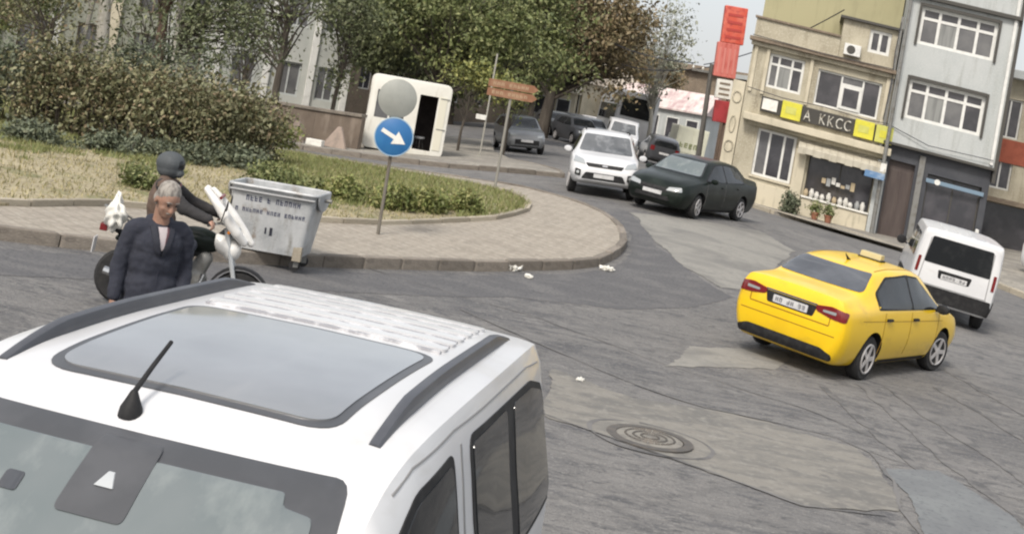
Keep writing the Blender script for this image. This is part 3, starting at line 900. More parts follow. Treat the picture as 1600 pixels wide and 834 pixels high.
# ------------------------------------------------------------------ white crossover and dark saloon, touching
SUV = [
    (-2.18, .50, .62, .72, .72, .74, 1.02, .58, 1.38, 1.42),
    (-2.08, .36, .76, .85, .70, .85, 1.05, .64, 1.54, 1.57),
    (-1.6, .30, .82, .915, .68, .89, 1.06, .64, 1.62, 1.655),
    (-.6, .28, .84, .925, .68, .90, 1.05, .655, 1.66, 1.70),
    (.15, .28, .84, .925, .68, .90, 1.04, .645, 1.63, 1.675),
    (.48, .28, .84, .925, .68, .895, 1.03, .615, 1.565, 1.61),
    (1.22, .28, .83, .915, .68, .885, 1.00, .73, 1.08, 1.115),
    (1.75, .30, .82, .905, .66, .85, .93, .66, 1.00, 1.04),
    (2.05, .33, .78, .86, .62, .77, .82, .58, .90, .93),
    (2.20, .38, .68, .76, .58, .66, .70, .48, .76, .78),
    (2.25, .42, .58, .64, .56, .55, .62, .42, .66, .67)]
sv, sb = car('crossover_car', SUV, M['white'], (-1.32, 1.35), .345, .79, 'white crossover facing the camera, its front corner against the dark car', 'car', 2.82, 35.2, R(-93), steer=R(6))
panel('windscreen', sb, '+x', rounded([(-.72, 1.12), (.72, 1.12), (.60, 1.57), (-.60, 1.57)], .06), M['windshield_far'] if 'windshield_far' in M else M.setdefault('windshield_far', mat('windscreen_far', (.11, .115, .12), .08, 0, .8, layers=[(2.5, (.26, .27, .28), .5, .68, 3), (1.2, (.05, .055, .06), .5, .7)])), sv)
for s in ('+y', '-y'):
    panel('side_window', sb, s, rounded([(.95, 1.07), (.40, 1.50), (-.02, 1.56), (-.02, 1.07)], .05), M['glass'], sv)
    panel('side_window', sb, s, rounded([(-.08, 1.07), (-.08, 1.56), (-1.0, 1.55), (-1.5, 1.40), (-1.55, 1.12)], .06), M['glass'], sv)
    panel('wheel_arch_trim', sb, s, [(-.85, .31), (.9, .31), (.9, .42), (-.85, .42)], M['plastic'], sv, off=.006)
g1 = panel('upper_grille', sb, '+x', rounded([(-.44, .76), (.44, .76), (.50, .85), (-.50, .85)], .03), M['plastic'], sv, off=.008)
panel('emblem', sb, '+x', rounded([(-.07, .79), (.07, .79), (.07, .83), (-.07, .83)], .018), M['chrome'], g1, off=.014)
panel('lower_grille', sb, '+x', rounded([(-.58, .44), (.58, .44), (.48, .62), (-.48, .62)], .05), M['plastic'], sv, off=.008)
pl = panel('number_plate', sb, '+x', rounded([(-.26, .50), (.26, .50), (.26, .60), (-.26, .60)], .01), M['plate'], sv, off=.02)
for s in (-1, 1):
    panel('head_lamp', sb, '+x', rounded([(s * .50, .80), (s * .56, .92), (s * .80, .98), (s * .82, .84)], .03), M['lamp'], sv, off=.010, step=.04)
    fg = panel('fog_lamp_recess', sb, '+x', rounded([(s * .60, .50), (s * .60, .66), (s * .75, .68), (s * .75, .52)], .03), M['plastic'], sv, off=.010, step=.04)
    panel('fog_lamp', sb, '+x', rounded([(s * .64, .55), (s * .64, .62), (s * .71, .62), (s * .71, .55)], .025), M['lamp'], fg, off=.016, step=.04)
mirror_part(sv, .85, .90, 1.10, M['white'], .22, .16, .12)
for s in (-1, 1):
    MB().tube([(-1.7, s * .60, 1.655), (-1.5, s * .60, 1.70), (0, s * .60, 1.715), (.15, s * .60, 1.675)], .02, 6).build('roof_rail', M['plastic'], sv, smooth=True)

bs, bb = car('saloon_car', SEDAN, M['black_paint'], (-1.29, 1.35), .315, .76, 'dark green-black saloon with its nose against the white crossover', 'car', 5.08, 33.6, R(-124), rim='rim', steer=R(8))
sedan_parts(bs, bb, M['black_paint'], M['crack'], handles=M['black_paint'])
panel('windscreen_reflection', bb, '+x', rounded([(-.66, 1.05), (.66, 1.05), (.52, 1.385), (-.52, 1.385)], .06), M['screen'], bs, off=.010)  # paler sheet over the glass with the sky reflection in its colour
for s in (-1, 1):
    panel('head_lamp', bb, '+x', rounded([(s * .36, .60), (s * .40, .69), (s * .70, .735), (s * .74, .63)], .03), M['lamp'], bs, off=.010, step=.04)
    panel('tail_lamp', bb, '-x', rounded([(s * .42, .86), (s * .42, .94), (s * .78, .95), (s * .78, .82)], .03), M['tail'], bs, off=.010, step=.04)
panel('grille', bb, '+x', rounded([(-.40, .56), (.40, .56), (.36, .66), (-.36, .66)], .02), M['plastic'], bs, off=.008)
panel('lower_grille', bb, '+x', rounded([(-.50, .36), (.50, .36), (.44, .46), (-.44, .46)], .02), M['plastic'], bs, off=.008)
panel('number_plate', bb, '+x', rounded([(-.26, .47), (.26, .47), (.26, .56), (-.26, .56)], .01), M['plate'], bs, off=.03)

# ------------------------------------------------------------------ far vehicles up the street
HATCH = [
    (-1.95, .45, .58, .66, .66, .68, .92, .56, 1.22, 1.26),
    (-1.85, .30, .70, .78, .64, .78, .95, .60, 1.34, 1.38),
    (-1.4, .22, .76, .84, .62, .82, .96, .60, 1.43, 1.47),
    (-.4, .20, .78, .85, .60, .83, .95, .60, 1.46, 1.50),
    (.25, .20, .78, .85, .60, .83, .94, .58, 1.42, 1.46),
    (1.0, .20, .77, .84, .58, .81, .92, .66, .99, 1.02),
    (1.5, .22, .74, .81, .56, .76, .84, .58, .90, .93),
    (1.85, .28, .62, .70, .52, .62, .68, .46, .74, .76),
    (1.95, .34, .50, .56, .50, .50, .58, .38, .62, .63)]
def far_car(name, label, pm, x, y, hd, group=None, st=HATCH, sc=1.0):
    r_, b_ = car(name, st, pm, (-1.2, 1.2), .30, .72, label, 'car', x, y, hd, group=group, rim='rim', nx=30)
    both('side_window', b_, rounded([(.80, .98), (.25, 1.36), (-.1, 1.38), (-.1, .98)], .05), M['glass'], r_)
    both('side_window', b_, rounded([(-.16, .98), (-.16, 1.38), (-1.0, 1.36), (-1.35, 1.05)], .05), M['glass'], r_)
    panel('windscreen', b_, '+x', rounded([(-.64, 1.03), (.64, 1.03), (.54, 1.40), (-.54, 1.40)], .05), M['glass'], r_)
    panel('rear_window', b_, '-x', rounded([(-.58, 1.0), (.58, 1.0), (.52, 1.30), (-.52, 1.30)], .05), M['glass'], r_)
    for s in (-1, 1):
        panel('head_lamp', b_, '+x', rounded([(s * .40, .66), (s * .42, .76), (s * .68, .78), (s * .68, .68)], .03), M['lamp'], r_, off=.010, step=.05)
        panel('tail_lamp', b_, '-x', rounded([(s * .52, .75), (s * .52, .98), (s * .72, .98), (s * .72, .75)], .03), M['tail'], r_, off=.012, step=.05)
    panel('grille', b_, '+x', rounded([(-.5, .36), (.5, .36), (.5, .56), (-.5, .56)], .03), M['plastic'], r_, off=.008)
    panel('number_plate', b_, '+x', rounded([(-.25, .47), (.25, .47), (.25, .57), (-.25, .57)], .01), M['plate'], r_, off=.014)
    panel('number_plate', b_, '-x', rounded([(-.25, .62), (.25, .62), (.25, .72), (-.25, .72)], .01), M['plate'], r_, off=.014)
    return r_
far_car('hatchback_car', 'small grey car coming round behind the brown direction sign', M['grey_paint'], .62, 53.5, R(-80))
far_car('parked_car', 'dark parked car lowest on the verge under the brown tree', M['darkgrey_paint'], 3.9, 70.5, R(-70), 'cars parked under the brown tree')
far_car('parked_car', 'silver parked car at the right end of the verge', M['silver'], 5.0, 77.0, R(-75), 'cars parked under the brown tree')
far_car('parked_car', 'grey parked car highest on the verge under the brown tree', M['grey_paint'], 3.0, 79.5, R(-72), 'cars parked under the brown tree')
far_car('queueing_car', 'dark grey car queueing between crossover and box van', M['darkgrey_paint'], 7.75, 65.0, R(92))
far_car('queueing_car', 'black car queueing beyond, roof just below the stall awning', M['black_paint'], 8.6, 72.0, R(92))

def far_van(name, label, pm, x, y, hd, sx=1.0, sz=1.0, st=RV):
    st2 = [(a[0] * sx,) + tuple(a[1:]) for a in st]
    st2 = [(a[0], a[1], a[2], a[3], a[4], a[5], a[6], a[7], a[8] * sz, a[9] * sz) for a in st2]
    r_, b_ = car(name, st2, pm, (-1.25 * sx, 1.30 * sx), .31, .735, label, 'van', x, y, hd, rim='steel_rim', nx=30)
    panel('rear_window', b_, '-x', rounded([(-.58, 1.15), (.58, 1.15), (.54, 1.62 * sz), (-.54, 1.62 * sz)], .05), M['glass'], r_, off=.008)
    panel('windscreen', b_, '+x', rounded([(-.68, 1.16), (.68, 1.16), (.58, 1.66 * sz), (-.58, 1.66 * sz)], .05), M['windshield_far'], r_)
    both('side_window', b_, rounded([(.95 * sx, 1.2), (.5 * sx, 1.6 * sz), (0, 1.66 * sz), (0, 1.2)], .05), M['glass'], r_)
    for s in (-1, 1):
        panel('tail_lamp', b_, '-x', rounded([(s * .68, .85), (s * .75, .85), (s * .73, 1.15), (s * .66, 1.15)], .02), M['tail'], r_, off=.012, step=.05)
        panel('head_lamp', b_, '+x', rounded([(s * .40, .76), (s * .42, .90), (s * .62, .92), (s * .62, .80)], .03), M['lamp'], r_, off=.010, step=.05)
    panel('bumper', b_, '-x', rounded([(-.72, .46), (.72, .46), (.72, .64), (-.72, .64)], .04), M['plastic'], r_, off=.02)
    return r_
far_van('white_minivan', 'white van facing downhill right behind the crossover, in front of the coach', M['white'], 6.1, 68.5, R(-93))

far_car('parked_car', 'dark car nosed in on the verge left of the silver one', M['darkgrey_paint'], 4.3, 83.5, R(-74), 'cars parked under the brown tree')
far_car('parked_car', 'white parked car at the back of the verge', M['white'], 5.9, 88.0, R(-76), 'cars parked under the brown tree')
# coach seen from behind with its big rear window
def coach(x, y, hd):
    r_ = empty('coach', label='tall white coach with a big dark end window in the queue', cat='coach')
    place(r_, x, y, hd, 5, 2.0)
    b = MB()
    b.prism(rounded([(-4.4, .45), (4.4, .45), (4.5, 1.2), (4.3, 3.6), (-4.35, 3.6), (-4.5, 1.2)], .28, 5), -1.22, 1.22)
    b.build('body', M['white'], r_, smooth=True, bevel=.06)
    MB().box(-4.56, -4.36, -1.0, 1.0, 2.05, 3.25, lambda p: (p[0] + (p[2] - 1.25) * .065, p[1], p[2])).build('rear_window', M['glass'], r_, bevel=.03)
    MB().box(4.33, 4.49, -1.05, 1.05, 1.4, 2.75, lambda p: (p[0] - (p[2] - 1.4) * .10, p[1], p[2])).build('windscreen', M['glass'], r_, bevel=.03)
    for s in (-1, 1):
        for k in range(5):
            x0 = -3.9 + k * 1.55
            MB().box(x0, x0 + 1.42, s * 1.21 - .02, s * 1.21 + .02, 1.65, 2.6).build('side_window', M['glass'], r_)
        MB().box(-4.54, -4.42, s * 1.02 - .1, s * 1.02 + .1, .9, 1.35).build('tail_lamp', M['tail'], r_)
        for ax in (-2.6, 2.7): wheel(r_, ax, s * 1.05, .48, .28, s, M['steel_rim'])
    MB().box(-4.58, -4.40, -1.1, 1.1, .45, .75).build('bumper', M['grey_paint'], r_, bevel=.03)
coach(7.15, 81.0, R(93))
def boxvan(x, y, hd):
    r_ = empty('box_van', label='cream box van seen from behind beside the brown pole', cat='van')
    place(r_, x, y, hd, 2.8, 1.5)
    MB().box(-2.0, .9, -.95, .95, .62, 2.35).build('cargo_box', M['cream_paint'], r_, bevel=.05)
    MB().prism([(.95, .5), (2.3, .5), (2.35, 1.1), (1.9, 1.75), (.95, 1.8)], -.85, .85).build('cab', M['white'], r_, bevel=.05)
    MB().box(-1.95, 2.2, -.5, .5, .42, .60).build('chassis', M['plastic'], r_)
    MB().box(-2.06, -1.98, -.93, .93, .40, .66).build('bumper', M['plastic'], r_)
    for s in (-1, 1):
        MB().box(-2.03, -1.99, s * .45 - .41, s * .45 + .41, .75, 2.25).build('rear_door', M['cream_paint'], r_, bevel=.01)
        MB().box(-2.07, -2.0, s * .82 - .08, s * .82 + .08, .66, .76).build('tail_lamp', M['tail'], r_)
        for ax in (-1.2, 1.6): wheel(r_, ax, s * .75, .33, .2, s, M['steel_rim'])
    ink = MB()
    for (a, b, c, d) in glyphs(5, -.7, .75, 1.05, 1.35, 12): ink.box(-2.045, -2.02, -b, -a, c, d)
    tag(ink.build('lettering', mat('olive_ink', (.22, .24, .12), .7), r_), kind='stuff')
boxvan(11.1, 80.0, R(92))

# ------------------------------------------------------------------ buildings on the right
SH = .085                                   # the old row settles with the street: floors fall to the right
class Bld:
    def __init__(s, name, label, A, B, sh=SH, cat='building', z=0.0):
        A, B = Vector(A), Vector(B)
        d = (B - A).normalized()
        s.r = empty(name, (A.x, A.y, z), math.atan2(d.y, d.x), label, cat)
        s.sh = sh
    def fn(s, p): return (p[0], p[1], p[2] - s.sh * p[0])
    def box(s, name, u0, u1, z0, z1, n0, n1, m, parent=None, bevel=0):
        """n is the distance out of the facade towards the street"""
        return MB().box(u0, u1, -n1, -n0, z0, z1, s.fn).build(name, m, parent or s.r, bevel=bevel)
    def facade(s, name, u0, u1, z0, z1, holes, m, n=0.0, depth=.22):
        us = sorted(set([u0, u1] + [h[0] for h in holes] + [h[1] for h in holes]))
        zs = sorted(set([z0, z1] + [h[2] for h in holes] + [h[3] for h in holes]))
        b = MB()
        def q(pts): b.add([s.fn((p[0], -p[1], p[2])) for p in pts], [[0, 1, 2, 3]])
        for a, c in zip(us[:-1], us[1:]):
            for d, e in zip(zs[:-1], zs[1:]):
                mu, mz = (a + c) / 2, (d + e) / 2
                if any(h[0] < mu < h[1] and h[2] < mz < h[3] for h in holes): continue
                q([(a, n, d), (c, n, d), (c, n, e), (a, n, e)])
        for h in holes:
            a, c, d, e = h
            q([(a, n, d), (a, n - depth, d), (a, n - depth, e), (a, n, e)])
            q([(c, n, d), (c, n - depth, d), (c, n - depth, e), (c, n, e)])
            q([(a, n, d), (c, n, d), (c, n - depth, d), (a, n - depth, d)])
            q([(a, n, e), (c, n, e), (c, n - depth, e), (a, n - depth, e)])
        q([(u0, n, z0), (u0, n - 6, z0), (u0, n - 6, z1), (u0, n, z1)])
        q([(u1, n, z0), (u1, n - 6, z0), (u1, n - 6, z1), (u1, n, z1)])
        q([(u0, n, z1), (u1, n, z1), (u1, n - 6, z1), (u0, n - 6, z1)])
        q([(u0, n - 6, z0), (u1, n - 6, z0), (u1, n - 6, z1), (u0, n - 6, z1)])
        return b.build(name, m, s.r)
    def window(s, u0, u1, z0, z1, cols, fm, gm, n=-.12, fw=.07, transom=None, sill=None):
        b = MB()
        e = .003
        b.box(u0 + e, u1 - e, -n - .03, -n + .05, z1 - fw, z1 - e, s.fn)
        b.box(u0 + e, u1 - e, -n - .03, -n + .05, z0 + e, z0 + fw, s.fn)
        edges = [u0 + e] + [u0 + c * (u1 - u0) for c in cols] + [u1 - e]
        for i, x in enumerate(edges):
            w = fw if i in (0, len(edges) - 1) else fw * .9
            xa = x if i == 0 else (x - w if i == len(edges) - 1 else x - w / 2)
            b.box(xa, xa + w, -n - .027, -n + .047, z0 + fw, z1 - fw, s.fn)
        if transom:
            for a, c in zip(edges[:-1], edges[1:]):
                b.box(a + fw * .45, c - fw * .45, -n - .024, -n + .044, transom - fw * .45, transom + fw * .45, s.fn)
        o = b.build('window', fm, s.r)
        for i, (a, c) in enumerate(zip(edges[:-1], edges[1:])):
            g_ = gm[i % len(gm)] if isinstance(gm, (list, tuple)) else gm
            s.box('pane', a + .02, c - .02, z0 + fw * .6, (transom or z1) - fw * .5, n - .02, n, g_, o)
            if transom: s.box('pane', a + .02, c - .02, transom + fw * .5, z1 - fw * .6, n - .02, n, M['win_dark'], o)
        if sill: s.box('sill', u0 - .06, u1 + .06, z0 - .08, z0 - .002, n + .0, .07, sill, o)
        return o

M['stucco_grey'] = mat('stucco_grey', (.435, .455, .450), .9, layers=[(.6, (.37, .395, .39), .42, .65, 5), ((4, 4, .5), (.31, .325, .31), .52, .72, 6), (25, (.50, .51, .49), .5, .7)], bump=(40, .2, .01))
M['stucco_beige'] = mat('stucco_beige', (.42, .385, .295), .9, layers=[(.7, (.33, .30, .225), .42, .62, 5), ((3, 3, .6), (.25, .22, .16), .50, .68, 6), (20, (.49, .455, .36), .5, .7)], bump=(30, .3, .01))
M['stucco_olive'] = mat('stucco_olive', (.37, .345, .21), .9, layers=[(.5, (.32, .30, .18), .42, .65, 5), ((3, 3, .4), (.30, .28, .17), .52, .7, 5)], bump=(30, .2, .01))
M['stucco_cream'] = mat('stucco_cream', (.55, .50, .385), .9, layers=[(1.2, (.45, .41, .31), .42, .65, 5), ((5, 5, 1), (.36, .33, .25), .55, .72, 5)], bump=(30, .3, .01))
M['stucco_brown'] = mat('stucco_brown', (.21, .165, .12), .9, layers=[(.8, (.15, .12, .09), .42, .65, 5), (8, (.26, .21, .16), .5, .7)], bump=(30, .3, .01))
M['brick_red'] = mat('brick_red', (.30, .085, .05), .9, layers=[(3, (.22, .06, .035), .42, .65, 5)], bump=(30, .3, .01))
M['navy'] = mat('shop_navy', (.040, .043, .052), .55, layers=[(2, (.055, .058, .066), .42, .65, 5)])
M['door_brown'] = mat('door_brown', (.062, .046, .042), .55, layers=[((6, 6, .8), (.085, .066, .058), .42, .65, 5)])
M['frame_white'] = mat('frame_white', (.66, .66, .63), .5, layers=[(4, (.55, .55, .52), .45, .7, 4)])
M['frame_dark'] = mat('frame_dark', (.055, .052, .045), .6)
M['win_dark'] = mat('window_dark', (.040, .040, .046), .08, 0, .7, layers=[(1.5, (.075, .072, .080), .42, .68, 3)])
M['win_mid'] = mat('window_mid', (.095, .095, .10), .10, 0, .7, layers=[(1.2, (.15, .15, .15), .42, .68, 3)])
M['win_curtain'] = mat('window_curtain', (.24, .245, .235), .18, 0, .6, layers=[((7, 1, .6), (.16, .165, .16), .42, .62, 3)])
M['sign_yellow'] = mat('sign_yellow', (.60, .56, .05), .45, layers=[(5, (.50, .47, .06), .45, .7)])
M['sign_yellow2'] = mat('sign_yellow_worn', (.52, .52, .13), .45, layers=[(5, (.44, .44, .09), .45, .7)])
M['sign_dark'] = mat('sign_dark', (.045, .042, .036), .6)
M['sign_white'] = mat('sign_white', (.72, .71, .66), .5, layers=[(7, (.58, .57, .52), .45, .7)])
M['wood'] = mat('weathered_wood', (.15, .105, .075), .85, layers=[((9, 9, .9), (.09, .065, .05), .42, .65, 5)], bump=((30, 30, 3), .4, .01))
M['metal_grey'] = mat('painted_metal_grey', (.20, .20, .19), .5, .2, layers=[(6, (.13, .12, .10), .5, .7, 5)])
M['awning'] = mat('awning_cloth', (.46, .43, .35), .9, layers=[((6, 6, 1), (.36, .33, .26), .45, .65, 4)])

FA, FB = (10.2, 46.0), (16.6, 44.5)
# beige two-storey house with shops
be = Bld('corner_house', 'old beige two-storey house with yellow shop signs over a shop window', FA, FB)
H1, H2 = (-1.28, -.02, 4.92, 6.15), (.48, 2.74, 4.74, 6.02)
be.facade('wall', -1.95, 3.12, -.6, 6.44, [H1, H2, (-1.25, .16, 1.72, 3.42), (.70, 3.0, 1.45, 2.92)], M['stucco_beige'])
be.box('cornice', -2.10, 3.12, 6.44, 6.58, -.2, .32, M['stucco_brown'], bevel=.02)
be.box('cornice_moulding', -2.02, 3.12, 6.28, 6.437, .004, .16, M['stucco_beige'], bevel=.02)
be.box('parapet', -1.98, 1.05, 6.583, 7.28, -.25, -.02, M['stucco_beige'])
be.box('parapet_cap', -2.04, 1.05, 7.283, 7.36, -.30, .06, M['stucco_brown'], bevel=.01)
be.box('wall', -1.9, 3.1, 6.585, 11.5, -6.0, -1.9, M['stucco_olive'])
db = be.facade('wall', 1.06, 3.10, 6.583, 7.98, [(2.02, 2.78, 7.02, 7.84)], M['stucco_beige'], n=-.06, depth=.15)
be.box('dormer_roof', .92, 3.12, 7.985, 8.08, -2.2, .12, M['frame_dark'], bevel=.01)
be.window(2.02, 2.78, 7.02, 7.84, [.5], M['frame_white'], M['win_dark'], n=-.16, fw=.11)
be.window(-1.28, -.02, 4.92, 6.15, [.28, .66], M['frame_white'], [M['win_mid'], M['win_curtain'], M['win_dark']], n=-.12, fw=.09, transom=5.78)
be.window(.48, 2.74, 4.74, 6.02, [.385, .72], M['frame_white'], [M['win_dark'], M['win_mid'], M['win_dark']], n=-.12, fw=.07, transom=None)
be.box('door_frame', 1.36, 2.10, 4.82, 5.72, -.115, -.04, M['frame_white'])
be.box('door_glass', 1.46, 2.0, 4.92, 5.56, -.04, -.03, M['win_dark'])
for u in (-1.86, -1.42, .16, 2.86):
    be.box('pilaster', u, u + .12, 4.62, 6.275, .003, .07, M['stucco_cream'], bevel=.01)
# sign band with yellow boxes and pale letters
sbd = be.box('sign_board', -1.32, 3.40, 4.02, 4.56, .01, .12, M['sign_dark'], bevel=.01)
for (a, b, mm) in ((-.56, .14, 'sign_yellow'), (2.04, 2.72, 'sign_yellow'), (2.78, 3.38, 'sign_yellow2')):
    yb = be.box('yellow_sign', a, b, 3.98, 4.60, .125, .20, M[mm], sbd, bevel=.015)
    be.box('sign_emblem', a + .14, b - .18, 4.17, 4.42, .203, .21, M['sign_yellow2' if mm == 'sign_yellow' else 'sign_yellow'], yb)
be.box('white_sign', -1.26, -.72, 4.10, 4.50, .125, .17, M['sign_white'], sbd, bevel=.01)
M['letter_worn'] = mat('letter_worn', (.55, .54, .48), .6, layers=[(6, (.20, .18, .14), .46, .60, 4)])
r5 = random.Random(3)
u = .24
for ch in 'A KKCC':
    if ch == ' ':
        u += .24; continue
    cu = bpy.data.curves.new('letter', 'FONT'); cu.body = ch; cu.size = .54; cu.extrude = .02
    to = bpy.data.objects.new('tmp', cu); col.objects.link(to)
    bpy.context.view_layer.update()
    me = bpy.data.meshes.new_from_object(to.evaluated_get(bpy.context.evaluated_depsgraph_get()))
    bpy.data.objects.remove(to, do_unlink=True)
    me.materials.clear()
    for v in me.vertices:
        x, y, z = v.co
        v.co = be.fn((u + x * .70, -.15 - z, 4.09 + y))
    link('letter', me, M['letter_worn'], sbd)
    u += .295
be.box('ledge', -1.85, 3.40, 3.60, 3.86, .003, .48, M['stucco_cream'], bevel=.03)
be.box('ledge_moulding', -1.65, 3.30, 3.46, 3.617, .003, .18, M['stucco_beige'], bevel=.02)
# scalloped awning over the shop window
aw = MB()
nsc = 11
for k in range(nsc):
    a, b = .25 + k * (3.05 / nsc), .25 + (k + .97) * (3.05 / nsc)
    t = MB().box(a, b, -.62, -.03, 0, .02).v
    aw.box(a, b, -.60, -.02, 3.10, 3.125, lambda p: be.fn((p[0], p[1], p[2] + (.6 + p[1]) * .45)))
    aw.box(a, b, -.612, -.590, 2.90 + .03 * (k % 2), 3.125, be.fn)
aw.build('awning', M['awning'], be.r)
be.window(-1.25, .16, 1.72, 3.42, [.33, .70], M['frame_white'], [M['win_mid'], M['win_dark'], M['win_dark']], n=-.12, fw=.09, sill=M['stucco_cream'])
be.box('column', .20, .60, .2, 3.05, .003, .14, M['stucco_cream'], bevel=.02)
be.box('column', 3.02, 3.36, .0, 3.40, .003, .12, M['stucco_grey'], bevel=.02)
be.window(.70, 3.0, 1.45, 2.92, [.5], M['frame_dark'], M['win_dark'], n=-.18, fw=.05)
be.box('plinth', .62, 3.0, .0, 1.40, .004, .10, M['stucco_cream'], bevel=.02)
be.box('shop_ledge', .62, 3.0, 1.403, 1.47, .003, .16, M['sign_white'], bevel=.01)
be.box('plinth', -1.93, .18, .2, 1.50, .004, .09, M['stucco_cream'], bevel=.02)
# carved corner panel at the left end
cp = be.box('carved_panel', -2.42, -1.97, .2, 4.9, -.6, .05, M['stucco_cream'], bevel=.02)
for k in range(4):
    zc = 1.5 + k * .9 + .1 * (k % 2)
    ring = MB()
    for q in range(16):
        a0, a1 = 2 * math.pi * q / 16, 2 * math.pi * (q + 1) / 16
        ring.tube([be.fn((-2.2 + (.10 + .05 * (k % 2)) * math.cos(a0), -.07, zc + (.30 - .1 * (k % 2)) * math.sin(a0))), be.fn((-2.2 + (.10 + .05 * (k % 2)) * math.cos(a1), -.07, zc + (.30 - .1 * (k % 2)) * math.sin(a1)))], .02 + .008 * (k % 2), 5)
    ring.build('carved_ring', M['stucco_beige'], cp)
be.box('downpipe', 2.98, 3.08, 3.85, 8.5, .02, .12, M['metal_grey'])
# goods on the shop ledge
M['goods'] = mat('pale_goods', (.62, .61, .57), .7, layers=[(9, (.45, .42, .36), .5, .7)])
M['goods_grey'] = mat('grey_goods', (.30, .31, .31), .7)
M['goods_tan'] = mat('tan_goods', (.42, .34, .22), .7)
r6 = random.Random(11)
gl = ['round white dish', 'tall white jar', 'squat pale box', 'white bundle', 'pale tin']
for k in range(11):
    u = .78 + k * .20 + r6.uniform(-.03, .03)
    hgt = r6.uniform(.16, .34)
    b = MB().lathe([(.06, 0), (.085, hgt * .3), (.09, hgt * .6), (.05, hgt * .9), (.055, hgt)], 'z', n=10)
    b.v = [be.fn((p[0] + u, p[1] - .10, p[2] + 1.474)) for p in b.v]
    o = b.build('goods_jar', M[r6.choice(['goods', 'goods', 'goods_grey', 'goods_tan'])], be.r, smooth=True)
for k in range(7):
    u = 1.25 + k * .17
    b = MB().box(u, u + .14, -.03, .02, 2.0 + .12 * r6.random(), 2.16 + .2 * r6.random(), be.fn)
    b.build('hanging_goods', M[r6.choice(['goods', 'goods_grey', 'goods_tan'])], be.r)

bsn = be.r
sgn = empty('hanging_sign', label='small blue projecting sign at the right end of the beige house', cat='sign')
sgn.location = be.r.location; sgn.rotation_euler = be.r.rotation_euler
MB().box(2.62, 3.30, -.85, -.68, 2.72, 2.95, be.fn).build('sign_panel', mat('blue_sign_panel', (.10, .20, .36), .5, layers=[(5, (.30, .38, .48), .5, .65)]), sgn, bevel=.01)
MB().tube([be.fn((2.96, -.66, 2.9)), be.fn((2.96, -.06, 2.98))], .02, 6).build('bracket', M['metal_grey'], sgn)

# grey three-storey house with a dark shopfront
gr = Bld('grey_house', 'narrow light grey rendered house with two rows of white windows', FA, FB)
WA, WB = (3.62, 6.22, 7.70, 9.03), (3.62, 6.22, 5.06, 6.45)
gr.facade('wall', 3.14, 6.86, 4.12, 14, [WA, WB], M['stucco_grey'], n=.18)
gr.box('storey_ledge', 3.06, 6.95, 9.26, 9.40, .183, .36, M['frame_dark'], bevel=.02)
gr.box('soffit', 3.10, 6.90, 4.02, 4.117, -.4, .30, M['frame_dark'], bevel=.01)
for W in (WA, WB):
    gr.box('window_surround', W[0] - .09, W[0] - .004, W[2] - .05, W[3] + .10, .183, .25, M['frame_dark'])
    gr.box('window_surround', W[1] + .004, W[1] + .09, W[2] - .05, W[3] + .10, .183, .25, M['frame_dark'])
    gr.box('window_surround', W[0] - .003, W[1] + .003, W[3] + .004, W[3] + .11, .183, .27, M['frame_dark'])
    gr.window(W[0], W[1], W[2], W[3], [.25, .5, .75], M['frame_white'], [M['win_mid'], M['win_curtain'], M['win_mid'], M['win_mid']] if W is WA else [M['win_mid'], M['win_curtain'], M['win_mid'], M['win_dark']], n=.06, fw=.11, transom=W[3] - .40, sill=M['stucco_grey'])
gr.box('corner_pipe', 6.70, 6.80, 4.2, 13.9, .184, .27, M['frame_white'])
gr.box('corner_trim', 6.86, 6.98, 3.6, 13.9, -.3, .20, M['frame_dark'])
gr.facade('shopfront', 3.16, 6.84, -1.2, 4.02, [(3.42, 4.32, .0, 3.52), (4.78, 6.62, .5, 3.36)], M['navy'], n=.0, depth=.3)
gd = gr.box('door', 3.42, 4.32, -.3, 3.52, -.28, -.20, M['door_brown'])
for k in range(2):
    gr.box('door_panel', 3.50 + k * .42, 3.84 + k * .42, .7, 3.2, -.198, -.18, M['door_brown'], gd, bevel=.01)
gr.box('pillar', 4.42, 4.62, -.6, 3.9, .003, .08, M['metal_grey'], bevel=.01)
gr.window(4.78, 6.62, .5, 3.36, [.5], M['frame_dark'], M['win_dark'], n=-.2, fw=.05)
st_ = gr.box('shop_sign', 4.74, 6.70, 3.06, 3.20, .02, .09, mat('pale_blue_strip', (.16, .23, .30), .5), bevel=.01)
b = MB().lathe([(.10, 0), (.10, .02)], 'y', n=20)
b.v = [gr.fn((p[0] + 5.12, p[1] - .115, p[2] + 3.14)) for p in b.v]
b.build('sign_emblem', M['frame_white'], st_)
wl = empty('wall_lamp', label='small white lamp on the dark shopfront', cat='lamp'); wl.location = gr.r.location; wl.rotation_euler = gr.r.rotation_euler
MB().box(6.62, 6.74, -.22, -.08, 1.55, 1.92, gr.fn).build('lamp_shade', M['frame_white'], wl, bevel=.03)
MB().box(6.66, 6.70, -.08, .003, 1.70, 1.76, gr.fn).build('bracket', M['frame_dark'], wl)
gr.box('plinth', 4.62, 6.84, -.7, .46, .004, .09, M['navy'])

